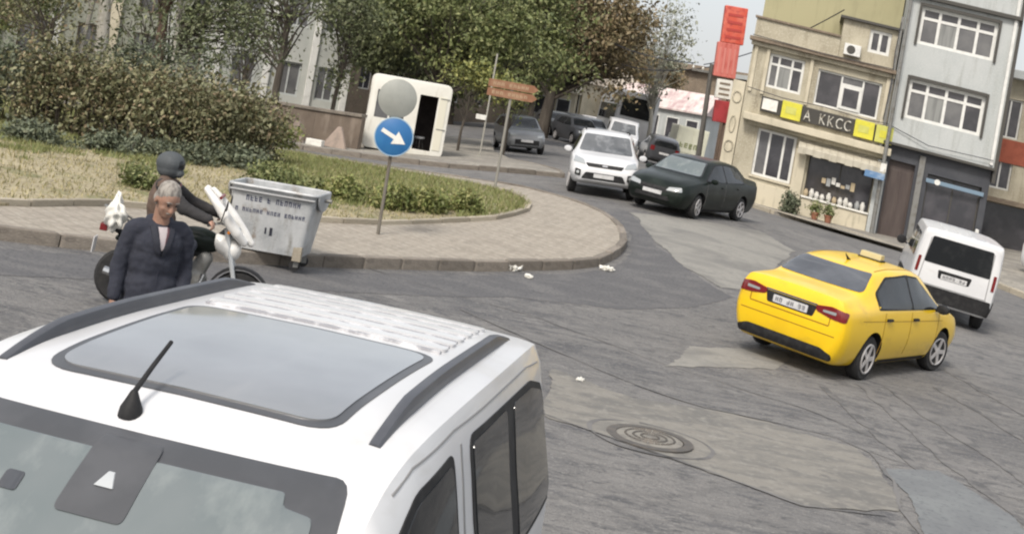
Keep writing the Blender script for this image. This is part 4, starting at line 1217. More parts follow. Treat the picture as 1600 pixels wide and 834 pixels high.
# next house along, far right
fr = Bld('brick_house', 'brown brick and plaster house at the right edge beyond the grey house', (18.4, 52.5), (24.4, 51.3), .05)
fr.facade('wall', -2.4, 6, -1, 7.4, [(-.1, .8, 5.0, 6.6), (1.3, 2.2, 5.0, 6.6), (-.1, .8, 2.9, 4.3), (1.3, 2.2, 2.9, 4.3)], M['stucco_beige'])
for (u, z0, z1) in ((-.1, 5.0, 6.6), (1.3, 5.0, 6.6), (-.1, 2.9, 4.3), (1.3, 2.9, 4.3)):
    fr.window(u, u + .9, z0, z1, [.5], M['frame_white'], M['win_dark'], n=-.12, fw=.07)
fr.box('brick_band', -2.38, 6, 4.0, 5.0 - .05, .003, .05, M['brick_red'])
fr.box('eaves', -2.5, 6.1, 7.403, 7.75, -.3, .7, M['stucco_grey'], bevel=.03)
fr.box('shop_canopy', -2.4, 6, 2.35, 2.55, .004, .9, M['stucco_brown'], bevel=.02)
fr.box('shop_glass', -2.3, 6, -.2, 2.3, .01, .04, M['win_dark'])
pk = far_car('parked_car', 'white car half hidden at the right edge by the shops', M['white'], 18.3, 39.6, R(-70))

# brown shopfront left of the beige house, up the street
bw = Bld('shop_house', 'weathered brown shop house behind the red upright sign', (11.0, 56.0), (14.6, 50.4), 0.0)
bw.facade('wall', -2.5, 3.2, 0, 5.6, [(-2.0, -.4, 1.0, 3.2), (.2, 1.8, 1.0, 3.2)], M['stucco_brown'])
for u in (-2.0, .2):
    bw.window(u, u + 1.6, 1.0, 3.2, [.5], M['wood'], M['win_dark'], n=-.12)
for u in (-2.45, -.3, 1.9): bw.box('post', u, u + .2, .5, 3.6, .01, .25, M['wood'], bevel=.02)
bw.box('cornice', -2.6, 3.2, 5.603, 5.8, -.3, .3, M['stucco_grey'])

# upright red sign on a wooden pole
rs = empty('upright_sign', (8.25, 48.5, gz(8.35, 48.5) + .1), 0, 'tall red two-panel sign box standing on a brown pole', 'sign')
red1 = mat('sign_red', (.55, .085, .050), .45, layers=[(2.2, (.60, .16, .11), .45, .65, 4), (6, (.36, .04, .04), .52, .7, 4)])
red2 = mat('sign_red_faded', (.55, .16, .13), .5, layers=[((6, 6, 1.5), (.42, .075, .06), .45, .62, 4)])
MB().tube([(0, 0, -.2), (-.05, 0, 2.4), (-.16, 0, 4.6)], [.17, .14, .11], 10).build('pole', M['wood'], rs, smooth=True)
def lean(p): return (p[0] - .22 - .035 * p[2], p[1], p[2])
MB().box(-.52, .32, -.16, .16, 4.30, 5.60, lean).build('lower_panel', red2, rs, bevel=.03)
MB().box(-.42, .44, -.165, .17, 5.605, 7.0, lean).build('upper_panel', red1, rs, bevel=.03)
ink = MB()
r7 = random.Random(4)
for k in range(4): ink.box(-.28, .30, -.180, -.170, 5.78 + k * .28, 5.88 + k * .28, lean)
tag(ink.build('lettering', mat('sign_red_dark', (.40, .05, .04), .5), rs), kind='stuff')
ink = MB()
for k in range(4): ink.box(-.44 + k * .19, -.36 + k * .19, -.172, -.162, 4.45, 5.40, lean)
tag(ink.build('lettering', mat('sign_pink', (.56, .20, .17), .5), rs), kind='stuff')
MB().box(-.34, .26, -.14, .14, 3.50, 4.22, lean).build('white_panel', M['sign_white'], rs, bevel=.02)
MB().box(-.30, .24, -.17, .17, 2.60, 3.42, lean).build('small_red_panel', mat('sign_red_deep', (.36, .04, .045), .5, layers=[(3, (.25, .03, .03), .45, .65)]), rs, bevel=.02)
ink = MB()
for k in range(3): ink.box(-.24, .16, -.152, -.142, 3.62 + k * .2, 3.70 + k * .2, lean)
tag(ink.build('lettering', M['stucco_brown'], rs), kind='stuff')

up = empty('utility_pole', (8.05, 53.0, gz(8.05, 53)), 0, 'dark leaning utility pole left of the red sign', 'pole')
MB().tube([(0, 0, -.3), (-.05, 0, 2.5), (-.12, 0, 5.0)], [.13, .11, .09], 10).build('shaft', mat('pole_dark', (.085, .082, .075), .8, layers=[((9, 9, 1), (.13, .12, .11), .45, .65)]), up, smooth=True)
MB().box(-.9, .45, -.05, .05, 4.6, 4.7).build('crossarm', M['metal_grey'], up)
for k in range(4): MB().lathe([(.03, 0), (.05, .05), (.03, .12)], 'z', c=(-.85 + k * .4, 0, 4.7), n=10).build('insulator', M['sign_white'], up)

def cable(a, b, sag, label, n=24):
    a, b = Vector(a), Vector(b)
    pts = [a.lerp(b, k / n) - Vector((0, 0, sag * 4 * (k / n) * (1 - k / n))) for k in range(n + 1)]
    o = MB().tube(pts, .022, 5).build('overhead_cable', M['ink'], None)
    tag(o, label, 'cable', 'overhead cables')
cable((7.2, 53, 5.75), (2.0, 90, 10.5), 1.0, 'topmost overhead cable running back from the utility pole')
cable((7.6, 53, 5.75), (11.2, 45.9, 8.2), .3, 'overhead cable from the utility pole to the beige house')
cable((8.0, 53, 5.75), (3.0, 92, 8.6), 1.2, 'lower overhead cable running back from the utility pole')

def wire_on(bld, pts, label):
    P0 = [bld.r.matrix_basis @ Vector(bld.fn(p)) for p in pts]
    o = MB().tube(P0, .014, 5).build('facade_cable', M['ink'], None); tag(o, label, 'cable', 'cables strung along the facades')
bpy.context.view_layer.update()
wire_on(be, [(-1.9, -.20, 4.75), (-.6, -.20, 4.66), (.9, -.20, 4.72), (2.4, -.20, 4.64), (3.1, -.24, 4.70), (4.6, -.32, 4.30), (6.8, -.32, 4.36)], 'thin black cable drooping along both house fronts above the signs')
wire_on(be, [(3.0, -.15, 8.3), (2.96, -.14, 7.2), (3.02, -.18, 6.2), (2.95, -.16, 4.8)], 'thin cable hanging down the joint between the two houses')
wire_on(be, [(-2.0, -.36, 6.62), (.5, -.36, 6.55), (3.0, -.36, 6.60)], 'thin cable lying along the cornice of the beige house')

jp = Vector((13.2, 44.75))
jpo = empty('utility_pole', (jp.x, jp.y, gz(jp.x, jp.y) + .1), 0, 'thin grey utility pole in front of the joint between beige and grey houses', 'pole')
MB().tube([(0, 0, -.2), (0, 0, 4), (-.04, 0, 9.6)], [.075, .065, .05], 10).build('shaft', M['metal_grey'], jpo, smooth=True)
MB().box(-.10, .10, -.09, -.06, 2.2, 2.5).build('plate', M['sign_white'], jpo)

# stalls and roofs up the street
def stall(name, label, x, y, rz, w, d, h, rise, rm, wm):
    r_ = empty(name, (x, y, gz(x, y)), rz, label, 'stall', 'roofs up the street')
    b = MB()
    b.add([(-w / 2 - .3, -d / 2 - .3, h), (w / 2 + .3, -d / 2 - .3, h), (w / 2 + .3, 0, h + rise), (-w / 2 - .3, 0, h + rise), (-w / 2 - .3, d / 2 + .3, h), (w / 2 + .3, d / 2 + .3, h),
           (-w / 2 - .3, -d / 2 - .3, h - .12), (w / 2 + .3, -d / 2 - .3, h - .12), (-w / 2 - .3, d / 2 + .3, h - .12), (w / 2 + .3, d / 2 + .3, h - .12)],
          [[0, 1, 2, 3], [3, 2, 5, 4], [0, 1, 7, 6], [4, 5, 9, 8], [0, 3, 4, 8, 6], [1, 2, 5, 9, 7], [6, 7, 9, 8]])
    b.build('roof', rm, r_)
    MB().box(-w / 2, w / 2, -d / 2, d / 2, 0, h - .125).build('wall', wm, r_)
    n = max(2, int(w / 1.4))
    for k in range(n):
        a = -w / 2 + w * (k + .18) / n; c = -w / 2 + w * (k + .82) / n
        o = MB().box(a, c, -d / 2 - .05, -d / 2 + .02, h * .30, h - .6).build('window', M['frame_white'], r_)
        MB().box(a + .08, c - .08, -d / 2 - .07, -d / 2 - .045, h * .30 + .08, h - .68).build('pane', M['win_dark'], o)
pink = mat('roof_pink', (.58, .50, .47), .8, layers=[((3, .6, 1), (.42, .30, .30), .45, .62, 4), (1.2, (.66, .62, .58), .5, .7)])
palew = mat('roof_pale', (.62, .57, .48), .8, layers=[((3, .6, 1), (.50, .44, .36), .45, .62, 4)])
stall('street_stall', 'low shop with a pinkish white roof right of the coach', 11.6, 97, R(-24), 7.5, 5, 3.4, 1.5, pink, M['stucco_grey'])
stall('street_stall', 'pale gabled shed just left of the coach', 6.5, 100, R(-62), 5, 5.5, 3.9, 1.7, palew, M['stucco_cream'])
stall('street_stall', 'whitewashed shed behind the parked cars under the brown tree', 2.6, 98, R(-10), 5, 4, 2.9, 1.0, palew, M['stucco_cream'])
far_h = Bld('hill_house', 'dim brown house high at the end of the street', (9, 118), (22, 114), 0)
far_h.facade('wall', 0, 13, 0, 8.2, [(2, 3.2, 4.5, 6.2), (5, 6.2, 4.5, 6.2), (8, 9.2, 4.5, 6.2)], M['stucco_brown'])
for u in (2, 5, 8): far_h.window(u, u + 1.2, 4.5, 6.2, [.5], M['frame_white'], M['win_dark'])
far_h.box('roof', -.5, 13.5, 8.203, 8.7, -6.5, .6, M['stucco_brown'])

# ------------------------------------------------------------------ street furniture
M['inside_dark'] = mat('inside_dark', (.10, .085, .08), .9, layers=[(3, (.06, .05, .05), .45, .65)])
def bool_cut(o, cutters):
    cb = MB()
    objs = []
    for c in cutters:
        co = MB().box(*c).build('cut', None, o.parent)
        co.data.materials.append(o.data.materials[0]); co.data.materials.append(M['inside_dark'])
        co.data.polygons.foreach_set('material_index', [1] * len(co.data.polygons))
        objs.append(co)
        md = o.modifiers.new('b', 'BOOLEAN'); md.object = co; md.operation = 'DIFFERENCE'; md.solver = 'EXACT'
    bpy.context.view_layer.update()
    nm = bpy.data.meshes.new_from_object(o.evaluated_get(bpy.context.evaluated_depsgraph_get()))
    o.modifiers.clear(); o.data = nm
    for c in objs: bpy.data.objects.remove(c, do_unlink=True)

def disc(r, t, n=40, c=(0, 0, 0)):
    return MB().lathe([(r * .985, -t / 2), (r, -t * .3), (r, t * .3), (r * .985, t / 2)], 'y', c=c, n=n)
# keep-right sign with the back of a second disc above
SX, SY = -1.88, 22.03
rsn = empty('road_sign', (SX, SY, gz(SX, SY) + .15), R(4), 'blue round arrow sign below a blank grey disc on a pole', 'road sign')
MB().tube([(.02, .03, -.05), (.0, .03, 1.4), (-.02, .03, 2.55)], .03, 12).build('pole', mat('sign_pole', (.17, .155, .13), .6, .2, layers=[((7, 7, 2), (.10, .08, .06), .48, .66, 5)]), rsn, smooth=True)
bl = disc(.325, .018, c=(.0, -.05, 1.70)).build('sign_disc', mat('sign_blue', (.020, .125, .32), .4, layers=[(3, (.03, .16, .36), .45, .7)]), rsn, smooth=True)
rim_ = MB()
for q in range(40):
    a0, a1 = 2 * math.pi * q / 40, 2 * math.pi * (q + 1) / 40
    rim_.tube([(.328 * math.cos(a0), -.052, 1.70 + .328 * math.sin(a0)), (.328 * math.cos(a1), -.052, 1.70 + .328 * math.sin(a1))], .013, 5, cap=False)
rim_.build('sign_rim', mat('sign_rim_pale', (.30, .42, .52), .5), bl)
ar = [(-.24, .035), (.02, .035), (.02, .125), (.235, 0), (.02, -.125), (.02, -.035), (-.24, -.035)]
an = R(-24)
ar = [(x * math.cos(an) - z * math.sin(an), 1.70 + x * math.sin(an) + z * math.cos(an)) for x, z in ar]
MB().prism(ar, -.066, -.061).build('arrow', M['sign_white'], bl)
gd_ = disc(.335, .018, c=(-.05, -.014, 2.36)).build('back_disc', mat('sign_back_grey', (.30, .31, .285), .55, .15, layers=[(2.5, (.25, .26, .24), .42, .66, 5)]), rsn, smooth=True)
for z in (2.22, 2.54): MB().box(-.05, .05, -.004, .064, z - .02, z + .02).build('clamp', M['metal_grey'], rsn)
for z in (1.58, 1.82): MB().box(-.05, .05, -.040, .004, z - .02, z + .02).build('clamp', M['metal_grey'], rsn)

# galvanised refuse container
galv = mat('galvanised', (.50, .515, .52), .55, .25, layers=[(1.5, (.31, .325, .335), .42, .64, 5), ((5, 5, 1.2), (.25, .245, .225), .54, .70, 5), (3, (.20, .15, .11), .60, .72, 6), (40, (.46, .47, .475), .5, .7)], bump=(9, .25, .01))
BX, BY = -2.98, 18.15
bn = empty('refuse_container', (BX, BY, gz(BX, BY)), R(-2), 'dented galvanised refuse container with blue lettering beside the kerb', 'bin')
place(bn, BX, BY, R(-4), 1.0, .8)
bn.matrix_world = bn.matrix_world @ Matrix.Rotation(R(-3.5), 4, 'Y') @ Matrix.Diagonal((.89, .89, .89, 1))
W1, W0, D1, D0, Z0, Z1 = .70, .565, .47, .37, .24, 1.24
def ring_pts(w, d, z, r=.10, n=4):
    return [(p[0], p[1], z) for p in rounded([(-w, -d), (w, -d), (w, d), (-w, d)], r, n)]
secs = [ring_pts(W0, D0, Z0), ring_pts(W0 + (W1 - W0) * .5, D0 + (D1 - D0) * .5, (Z0 + Z1) / 2), ring_pts(W1, D1, Z1)]
tubm = MB()
inn = [ring_pts(W1 - .02, D1 - .02, Z1, .09), ring_pts(W0 + .0, D0 - .0 + .01, Z0 + .12, .09)]
alls = secs + inn
n = len(alls[0])
V = [p for s_ in alls for p in s_]
Fc = [[i * n + k, i * n + (k + 1) % n, (i + 1) * n + (k + 1) % n, (i + 1) * n + k] for i in range(len(alls) - 1) for k in range(n)]
Fc += [list(range(n)), [(len(alls) - 1) * n + k for k in range(n)]]
tubm.add(V, Fc)
tub = tubm.build('tub', galv, bn, smooth=True)
rimp = ring_pts(W1 + .012, D1 + .012, Z1 - .01, .11)
MB().tube(rimp + [rimp[0], rimp[1]], .026, 8).build('rim', galv, bn, smooth=True)
MB().tube([(-W1 + .02, -D1 - .02, Z1 - .09), (0, -D1 - .045, Z1 - .09), (W1 - .02, -D1 - .02, Z1 - .09)], .022, 8).build('lift_bar', mat('galv_dark', (.20, .205, .21), .5, .4), bn, smooth=True)
for s in (-1, 1):
    ear = [(D1 * .92 * math.cos(a), .26 * math.sin(a)) for a in np.linspace(0, math.pi, 15)]
    b = MB(); b.prism([(p[0], p[1]) for p in ear], -.012, .012)
    b.v = [(s * (W1 + .02) + p[1], p[0], Z1 - .02 - p[2] * 1.0) for p in b.v]
    b.build('end_plate', galv, bn)
    MB().lathe([(.028, 0), (.028, .10), (.036, .10), (.036, .12)], 'x', c=(s * (W1 + .02) if s > 0 else -(W1 + .14), 0, Z1 - .10), n=12).build('trunnion', M['metal_grey'], bn, smooth=True)
    MB().box(s * .50 - .07, s * .50 + .07, -D0 - .015, -D0 + .08, Z0 - .07, Z0 + .16).build('foot_plate', M['kerb_pale'] if s > 0 else galv, bn, bevel=.01)
def bin_face(x, z, out=.004):
    t = (z - Z0) / (Z1 - Z0)
    return (x * (.93 + .07 * t), -(D0 + (D1 - D0) * t) - out, z)
for (row, zz0, zz1, u0, u1, n_, sd_, wd) in (('a', 1.00, 1.085, -.42, .48, 13, 21, (4, 6)), ('b', .82, .885, -.58, .58, 20, 22, (1, 8, 13))):
    ink = MB()
    for (a, b, c, d) in glyphs(n_, u0, u1, zz0, zz1, sd_, .3, wd):
        ink.add([bin_face(a, c), bin_face(b, c), bin_face(b, d), bin_face(a, d)], [[0, 1, 2, 3]])
    tag(ink.build('lettering', M['blue_ink'], tub), kind='stuff')
ink = MB()
for (a, b, c, d) in ((-.06, -.03, .52, .62), (.02, .07, .50, .63), (.02, .045, .56, .60)):
    ink.add([bin_face(a, c), bin_face(b, c), bin_face(b, d), bin_face(a, d)], [[0, 1, 2, 3]])
ink.build('stencil_mark', M['ink'], tub)
for sx in (-1, 1):
    for sy in (-1, 1):
        h = empty('castor', (sx * .47, sy * .28, 0), R(20 * sx), parent=bn)
        MB().lathe([(.05, -.025), (.085, -.022), (.09, 0), (.085, .022), (.05, .025)], 'y', c=(0, 0, .09), n=18).build('castor_wheel', M['rubber'], h, smooth=True)
        MB().box(-.03, .05, -.04, -.03, .07, .24).box(-.03, .05, .03, .04, .07, .24).box(-.06, .06, -.045, .045, .225, .245).build('castor_fork', M['metal_grey'], h)

# white kiosk
KX, KY = -3.35, 42.6
ks = empty('kiosk', (KX, KY, gz(KX, KY) + .13), R(7), 'white rounded guard kiosk with an open dark doorway', 'kiosk')
kw = mat('kiosk_white', (.70, .69, .63), .45, layers=[(1, (.62, .60, .53), .45, .68, 5), ((4, 4, .8), (.52, .49, .41), .58, .74, 5)])
shell = MB().prism(rounded([(-1.32, 0), (1.32, 0), (1.32, 2.42), (-1.32, 2.42)], .24, 5), -1.0, 1.0).build('shell', kw, ks, smooth=True, bevel=.05)
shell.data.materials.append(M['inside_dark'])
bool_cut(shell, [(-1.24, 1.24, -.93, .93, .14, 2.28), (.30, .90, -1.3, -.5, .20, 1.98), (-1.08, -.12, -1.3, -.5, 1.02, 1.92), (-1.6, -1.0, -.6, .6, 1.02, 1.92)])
MB().box(-1.08, -.12, -.97, -.95, 1.02, 1.92).build('window_pane', M['win_mid'], ks)
MB().box(-1.28, -1.26, -.6, .6, 1.02, 1.92).build('window_pane', M['win_mid'], ks)
MB().box(-.64, -.58, -.99, -.945, 1.02, 1.92).build('window_bar', kw, ks)
fl = MB()
for z in (.95, 1.95): fl.box(.98, 1.27, -1.03, -1.004, z - .015, z + .015)
fl.build('door_hinge', M['metal_grey'], ks)
MB().box(.96, 1.20, -1.02, -1.003, .25, 2.0).build('folded_door', mat('kiosk_cream', (.62, .60, .50), .5), ks, bevel=.008)
ch = empty('stool', (KX + .55, KY - .25, gz(KX, KY) + .28), 0, 'grey stool inside the kiosk doorway', 'stool')
MB().lathe([(.20, .38), (.21, .41), (.20, .45)], 'z', n=18).build('seat', M['silver'], ch, smooth=True)
for a in range(4):
    w = a * math.pi / 2 + .4
    MB().tube([(.2 * math.cos(w), .2 * math.sin(w), 0), (.13 * math.cos(w), .13 * math.sin(w), .38)], .014, 6).build('leg', M['metal_grey'], ch)

# brown direction sign on its post
ds = empty('direction_sign', (-.02, 31.3, gz(-.02, 31.3) + .15), R(3), 'brown two-board direction sign on a grey post by the island tip', 'road sign')
MB().tube([(0, .05, -.1), (.0, .05, 2.58)], .035, 10).build('post', mat('post_grey', (.27, .26, .23), .5, .2), ds, smooth=True)
brn = mat('sign_brown', (.22, .105, .055), .55, layers=[(3, (.30, .17, .10), .45, .65)])
for (z, sgn_) in ((2.50, 1), (2.28, -1)):
    p = [(-.60, z - .095), (.52, z - .095), (.64, z), (.52, z + .095), (-.60, z + .095)]
    bd = MB().prism(p, -.012, .012).build('sign_board', brn, ds)
    ink = MB()
    for (a, b, c, d) in glyphs(9, -.48, .42, z - .04, z + .04, 31 + sgn_, .3, (3,)): ink.box(a, b, -.018, -.0125, c, d)
    tag(ink.build('lettering', mat('sign_buff', (.40, .28, .18), .6), bd), kind='stuff')
lp = empty('post', (-.75, 44.6, gz(-.75, 44.6) + .13), 0, 'thin pale post with a white plate right of the kiosk', 'post')
MB().tube([(0, 0, -.1), (0, 0, 3.6)], .032, 10).build('shaft', mat('post_pale', (.32, .31, .27), .6), lp, smooth=True)
MB().box(-.36, .0, -.07, -.05, 1.25, 1.42).build('plate', M['sign_white'], lp)

# retaining wall and what lies by it
wr_ = empty('retaining_wall', (0, 0, 0), 0, 'low brown concrete wall running left from the kiosk', 'wall')
wm_ = mat('wall_brown', (.17, .135, .105), .9, layers=[(1, (.12, .095, .075), .42, .65, 5), ((4, 4, .8), (.22, .18, .145), .5, .68, 5)], bump=(12, .4, .02))
WP = [Vector((-18.5, 45.5)), Vector((-15.4, 44.5)), Vector((-12.3, 43.5)), Vector((-9.2, 42.5)), Vector((-6.1, 41.4)), Vector((-4.5, 40.7))]
for a, b in zip(WP[:-1], WP[1:]):
    d = (b - a).normalized(); nn = Vector((-d.y, d.x)) * .12
    e = d * .006
    q = [a + e - nn, b - e - nn, b - e + nn, a + e + nn]
    z0 = [gz(p.x, p.y) for p in q]
    MB().add([(p.x, p.y, z - .1) for p, z in zip(q, z0)] + [(p.x, p.y, z + 1.15) for p, z in zip(q, z0)],
             [[0, 1, 2, 3], [4, 5, 6, 7], [0, 1, 5, 4], [1, 2, 6, 5], [2, 3, 7, 6], [3, 0, 4, 7]]).build('wall_panel', wm_, wr_, bevel=.012)
    q2 = [a + e - nn * 1.5, b - e - nn * 1.5, b - e + nn * 1.5, a + e + nn * 1.5]
    MB().add([(p.x, p.y, z + 1.153) for p, z in zip(q2, z0)] + [(p.x, p.y, z + 1.25) for p, z in zip(q2, z0)],
             [[0, 1, 2, 3], [4, 5, 6, 7], [0, 1, 5, 4], [1, 2, 6, 5], [2, 3, 7, 6], [3, 0, 4, 7]]).build('coping', M['kerb'], wr_, bevel=.012)
for (x, y, lab) in ((-6.6, 40.6, 'pale leaning slab against the left part of the wall'), (-5.2, 40.2, 'pinkish leaning slab against the wall near the kiosk')):
    b = MB().prism([(-.42, 0), (.42, 0), (.06, .66), (-.06, .66)], -.05, .05)
    b.v = [(p[0], p[1] + p[2] * .35, p[2]) for p in b.v]
    o = b.build('leaning_slab', mat('slab_pale', (.30, .24, .20), .9, layers=[(4, (.22, .18, .15), .45, .65)]), None, bevel=.01)
    o.location = (x, y - .28, gz(x, y) + .13); o.rotation_euler.z = R(-18)
    tag(o, lab, 'slab')
o = MB().box(-.26, .26, -.14, .14, 0, .2).build('white_block', M['sign_white'], None, bevel=.02)
o.location = (-5.75, 39.6, gz(-5.75, 39.6) + .13); o.rotation_euler.z = R(-12)
tag(o, 'small white block lying below the brown wall', 'block')

# litter by the kerb
def litter(name, x, y, s, lab, seed):
    r_ = random.Random(seed)
    bm = bmesh.new()
    bmesh.ops.create_icosphere(bm, subdivisions=3, radius=1)
    for v in bm.verts:
        k = 1 + .35 * math.sin(7 * v.co.x + seed) * math.sin(6 * v.co.y + 2) + r_.uniform(-.12, .12)
        v.co = Vector((v.co.x * s * k, v.co.y * s * .6 * k, max(0, v.co.z + .7) * s * .35 * k))
    me = bpy.data.meshes.new(name); bm.to_mesh(me); bm.free()
    o = link(name, me, M['sign_white'])
    o.location = (x, y, gz(x, y) + .004); o.rotation_euler.z = seed
    tag(o, lab, 'litter', 'scraps of litter by the kerb')
litter('crumpled_paper', .55, 22.0, .17, 'crumpled white bag in the gutter below the island kerb', 1)
litter('crumpled_paper', .80, 21.55, .10, 'small white scrap just in front of the crumpled bag', 2)
litter('crumpled_paper', 2.25, 23.45, .13, 'flat pale scrap at the rounded end of the kerb', 3)
litter('crumpled_paper', 1.35, 14.9, .06, 'tiny white scrap on the road near the manhole', 4)

# manhole
mh = empty('manhole', (1.95, 12.8, gz(1.95, 12.8) + .009), R(20), 'round iron manhole cover set in the beige road repair', 'manhole')
iron = mat('cast_iron', (.12, .112, .102), .6, .5, layers=[(8, (.16, .14, .12), .45, .65, 5)], bump=(30, .5, .01))
MB().lathe([(.44, .0), (.44, .012), (.345, .014), (.345, .0)], 'z', n=40).build('frame', iron, mh)
cv = MB().lathe([(.335, .001), (.335, .010), (.30, .016), (.01, .016)], 'z', n=40).build('cover', mat('cover_worn', (.25, .235, .205), .7, .2, layers=[(7, (.15, .14, .125), .45, .65, 5)]), mh)
rb_ = MB()
for r0 in (.09, .17, .25):
    for q in range(24):
        a0, a1 = 2 * math.pi * q / 24, 2 * math.pi * (q + .8) / 24
        rb_.tube([(r0 * math.cos(a0), r0 * math.sin(a0), .018), (r0 * math.cos(a1), r0 * math.sin(a1), .018)], .012, 4)
rb_.build('cover_rib', iron, cv)['kind'] = 'stuff'
for (r0, w, sd_, lab) in ((.60, .05, 41, 'broken tar ring round the manhole'),):
    pts = [(1.95 + r0 * math.cos(a) * (1.05), 12.8 + r0 * math.sin(a) * .95) for a in np.linspace(.2 * sd_, .2 * sd_ + (6.1 if r0 < .7 else 4.4), 60)]
    ribbon('tar_ring', pts, w, .0105, M['crack'], lab, .012, sd_)

# ------------------------------------------------------------------ vegetation
def leaf_mesh(name, C, size, seed, m, parent, up=.35, aspect=.55, jit=.5):
    """C: leaf centres (N,3); two-triangle pointed leaves folded along the midrib"""
    r_ = np.random.RandomState(seed)
    N = len(C)
    d = r_.normal(size=(N, 3)); d[:, 2] -= .3
    d /= np.linalg.norm(d, axis=1)[:, None]
    nrm = r_.normal(size=(N, 3)); nrm[:, 2] = np.abs(nrm[:, 2]) + up
    s = np.cross(d, nrm); s /= (np.linalg.norm(s, axis=1)[:, None] + 1e-9)
    u = np.cross(s, d)
    L = (size * (.45 + 1.25 * r_.rand(N) ** 1.4) * (1 + .2 * jit))[:, None]
    Wd = L * aspect * .5
    a = C - d * L * .5; b = C + d * L * .5
    l = C + s * Wd + u * L * .10; q = C - s * Wd + u * L * .10
    V = np.stack([a, l, b, q], 1).reshape(-1, 3)
    idx = np.arange(N)[:, None] * 4
    Fx = np.concatenate([idx + [0, 1, 2], idx + [0, 2, 3]], 1).reshape(-1)
    me = bpy.data.meshes.new(name)
    me.vertices.add(len(V)); me.vertices.foreach_set('co', V.astype(np.float32).ravel())
    me.loops.add(len(Fx)); me.loops.foreach_set('vertex_index', Fx.astype(np.int32))
    nf = len(Fx) // 3
    me.polygons.add(nf); me.polygons.foreach_set('loop_start', np.arange(0, nf * 3, 3, dtype=np.int32))
    me.update(calc_edges=True)
    me.validate()
    return link(name, me, m, parent)

def leafmat(name, cols):
    m = mat(name, cols[0], .6, 0, .35, island=cols[1:], layers=[(.45, tuple(v * .55 for v in cols[0]), .5, .68, 4)])
    return m
LM = {
    'green': leafmat('leaf_green', [(0.116, 0.143, 0.050), (0.183, 0.211, 0.078), (0.067, 0.089, 0.034), (0.244, 0.254, 0.112), (0.140, 0.155, 0.062)]),
    'dark': leafmat('leaf_dark', [(0.091, 0.112, 0.050), (0.140, 0.159, 0.074), (0.055, 0.068, 0.034), (0.189, 0.198, 0.106)]),
    'brown': leafmat('leaf_brown', [(0.177, 0.139, 0.076), (0.244, 0.186, 0.099), (0.116, 0.105, 0.054), (0.268, 0.198, 0.118), (0.140, 0.139, 0.062)]),
    'yellow': leafmat('leaf_yellow', [(0.207, 0.223, 0.062), (0.281, 0.273, 0.084), (0.122, 0.149, 0.047), (0.171, 0.180, 0.067)]),
    'olive': leafmat('leaf_olive', [(0.152, 0.161, 0.081), (0.244, 0.229, 0.125), (0.085, 0.097, 0.047), (0.244, 0.180, 0.110), (0.122, 0.139, 0.069), (0.329, 0.310, 0.190)]),
    'grey': leafmat('leaf_grey', [(0.244, 0.260, 0.190), (0.329, 0.335, 0.258), (0.159, 0.174, 0.118)]),
    'bluegreen': leafmat('leaf_bluegreen', [(0.104, 0.124, 0.076), (0.152, 0.174, 0.112), (0.063, 0.078, 0.052), (0.195, 0.205, 0.129)]),
    'ground': leafmat('leaf_ground', [(0.128, 0.167, 0.045), (0.220, 0.248, 0.078), (0.293, 0.273, 0.112), (0.083, 0.109, 0.034)]),
}
BARK = {
    'dark': mat('bark_dark', (.058, .048, .038), .9, layers=[((6, 6, 1), (.10, .085, .068), .45, .65, 5)], bump=((14, 14, 3), .6, .03)),
    'pale': mat('bark_pale', (.36, .345, .30), .9, layers=[((3, 3, .8), (.24, .23, .195), .45, .62, 5), (9, (.44, .42, .37), .5, .7)], bump=((14, 14, 3), .4, .02)),
    'brown': mat('bark_brown', (.13, .085, .06), .9, layers=[((6, 6, 1), (.09, .06, .045), .45, .65, 5)], bump=((14, 14, 3), .6, .03)),
}
def tree(name, label, x, y, trunk_h, tr, crowns, leafm, bark, nclump, nleaf, lsize, seed, leanx=0.0, group='trees behind the island', sig=.42, z=None):
    """crowns: list of (cx,cy,cz,rx,ry,rz) relative to the base"""
    r_ = random.Random(seed); nr = np.random.RandomState(seed)
    z0 = gz(x, y) + .1 if z is None else z
    root = empty(name, (x, y, z0), 0, label, 'tree', group)
    top = Vector((leanx, 0, trunk_h))
    bend = Vector((r_.uniform(-.15, .15), r_.uniform(-.1, .1), 0))
    tp = [Vector((0, 0, -.2)), top * .33 + bend, top * .66 - bend * .4, top]
    MB().tube(tp, [tr * 1.2, tr, tr * .85, tr * .62], 10).build('trunk', BARK[bark], root, smooth=True)
    vol = np.array([c[3] * c[4] * c[5] for c in crowns]); vol = vol / vol.sum()
    cen = []
    lb = MB()
    for k in range(nclump):
        c = crowns[nr.choice(len(crowns), p=vol)]
        d = nr.normal(size=3); d /= np.linalg.norm(d)
        rr = nr.rand() ** .42
        p = np.array(c[:3]) + d * rr * np.array(c[3:])
        cen.append(p)
        if k % 2 == 0:
            t = r_.uniform(.45, 1.0)
            st = top * t
            mid = st.lerp(Vector(p), .5) + Vector((r_.uniform(-.3, .3), r_.uniform(-.3, .3), r_.uniform(-.1, .4)))
            lb.tube([st, mid, Vector(p)], [tr * .34 * (1.3 - t * .5), tr * .18, .012], 5, cap=False)
    lb.build('limbs', BARK[bark], root, smooth=True)
    cen = np.array(cen)
    per = nr.multinomial(nleaf, nr.dirichlet(np.ones(nclump) * 3))
    P = np.concatenate([cen[i] + nr.normal(size=(n, 3)) * sig * np.array([1, 1, .62]) * nr.uniform(.6, 1.3) for i, n in enumerate(per)])
    if leafm: leaf_mesh('crown', P, lsize, seed + 1, LM[leafm], root)
    return root

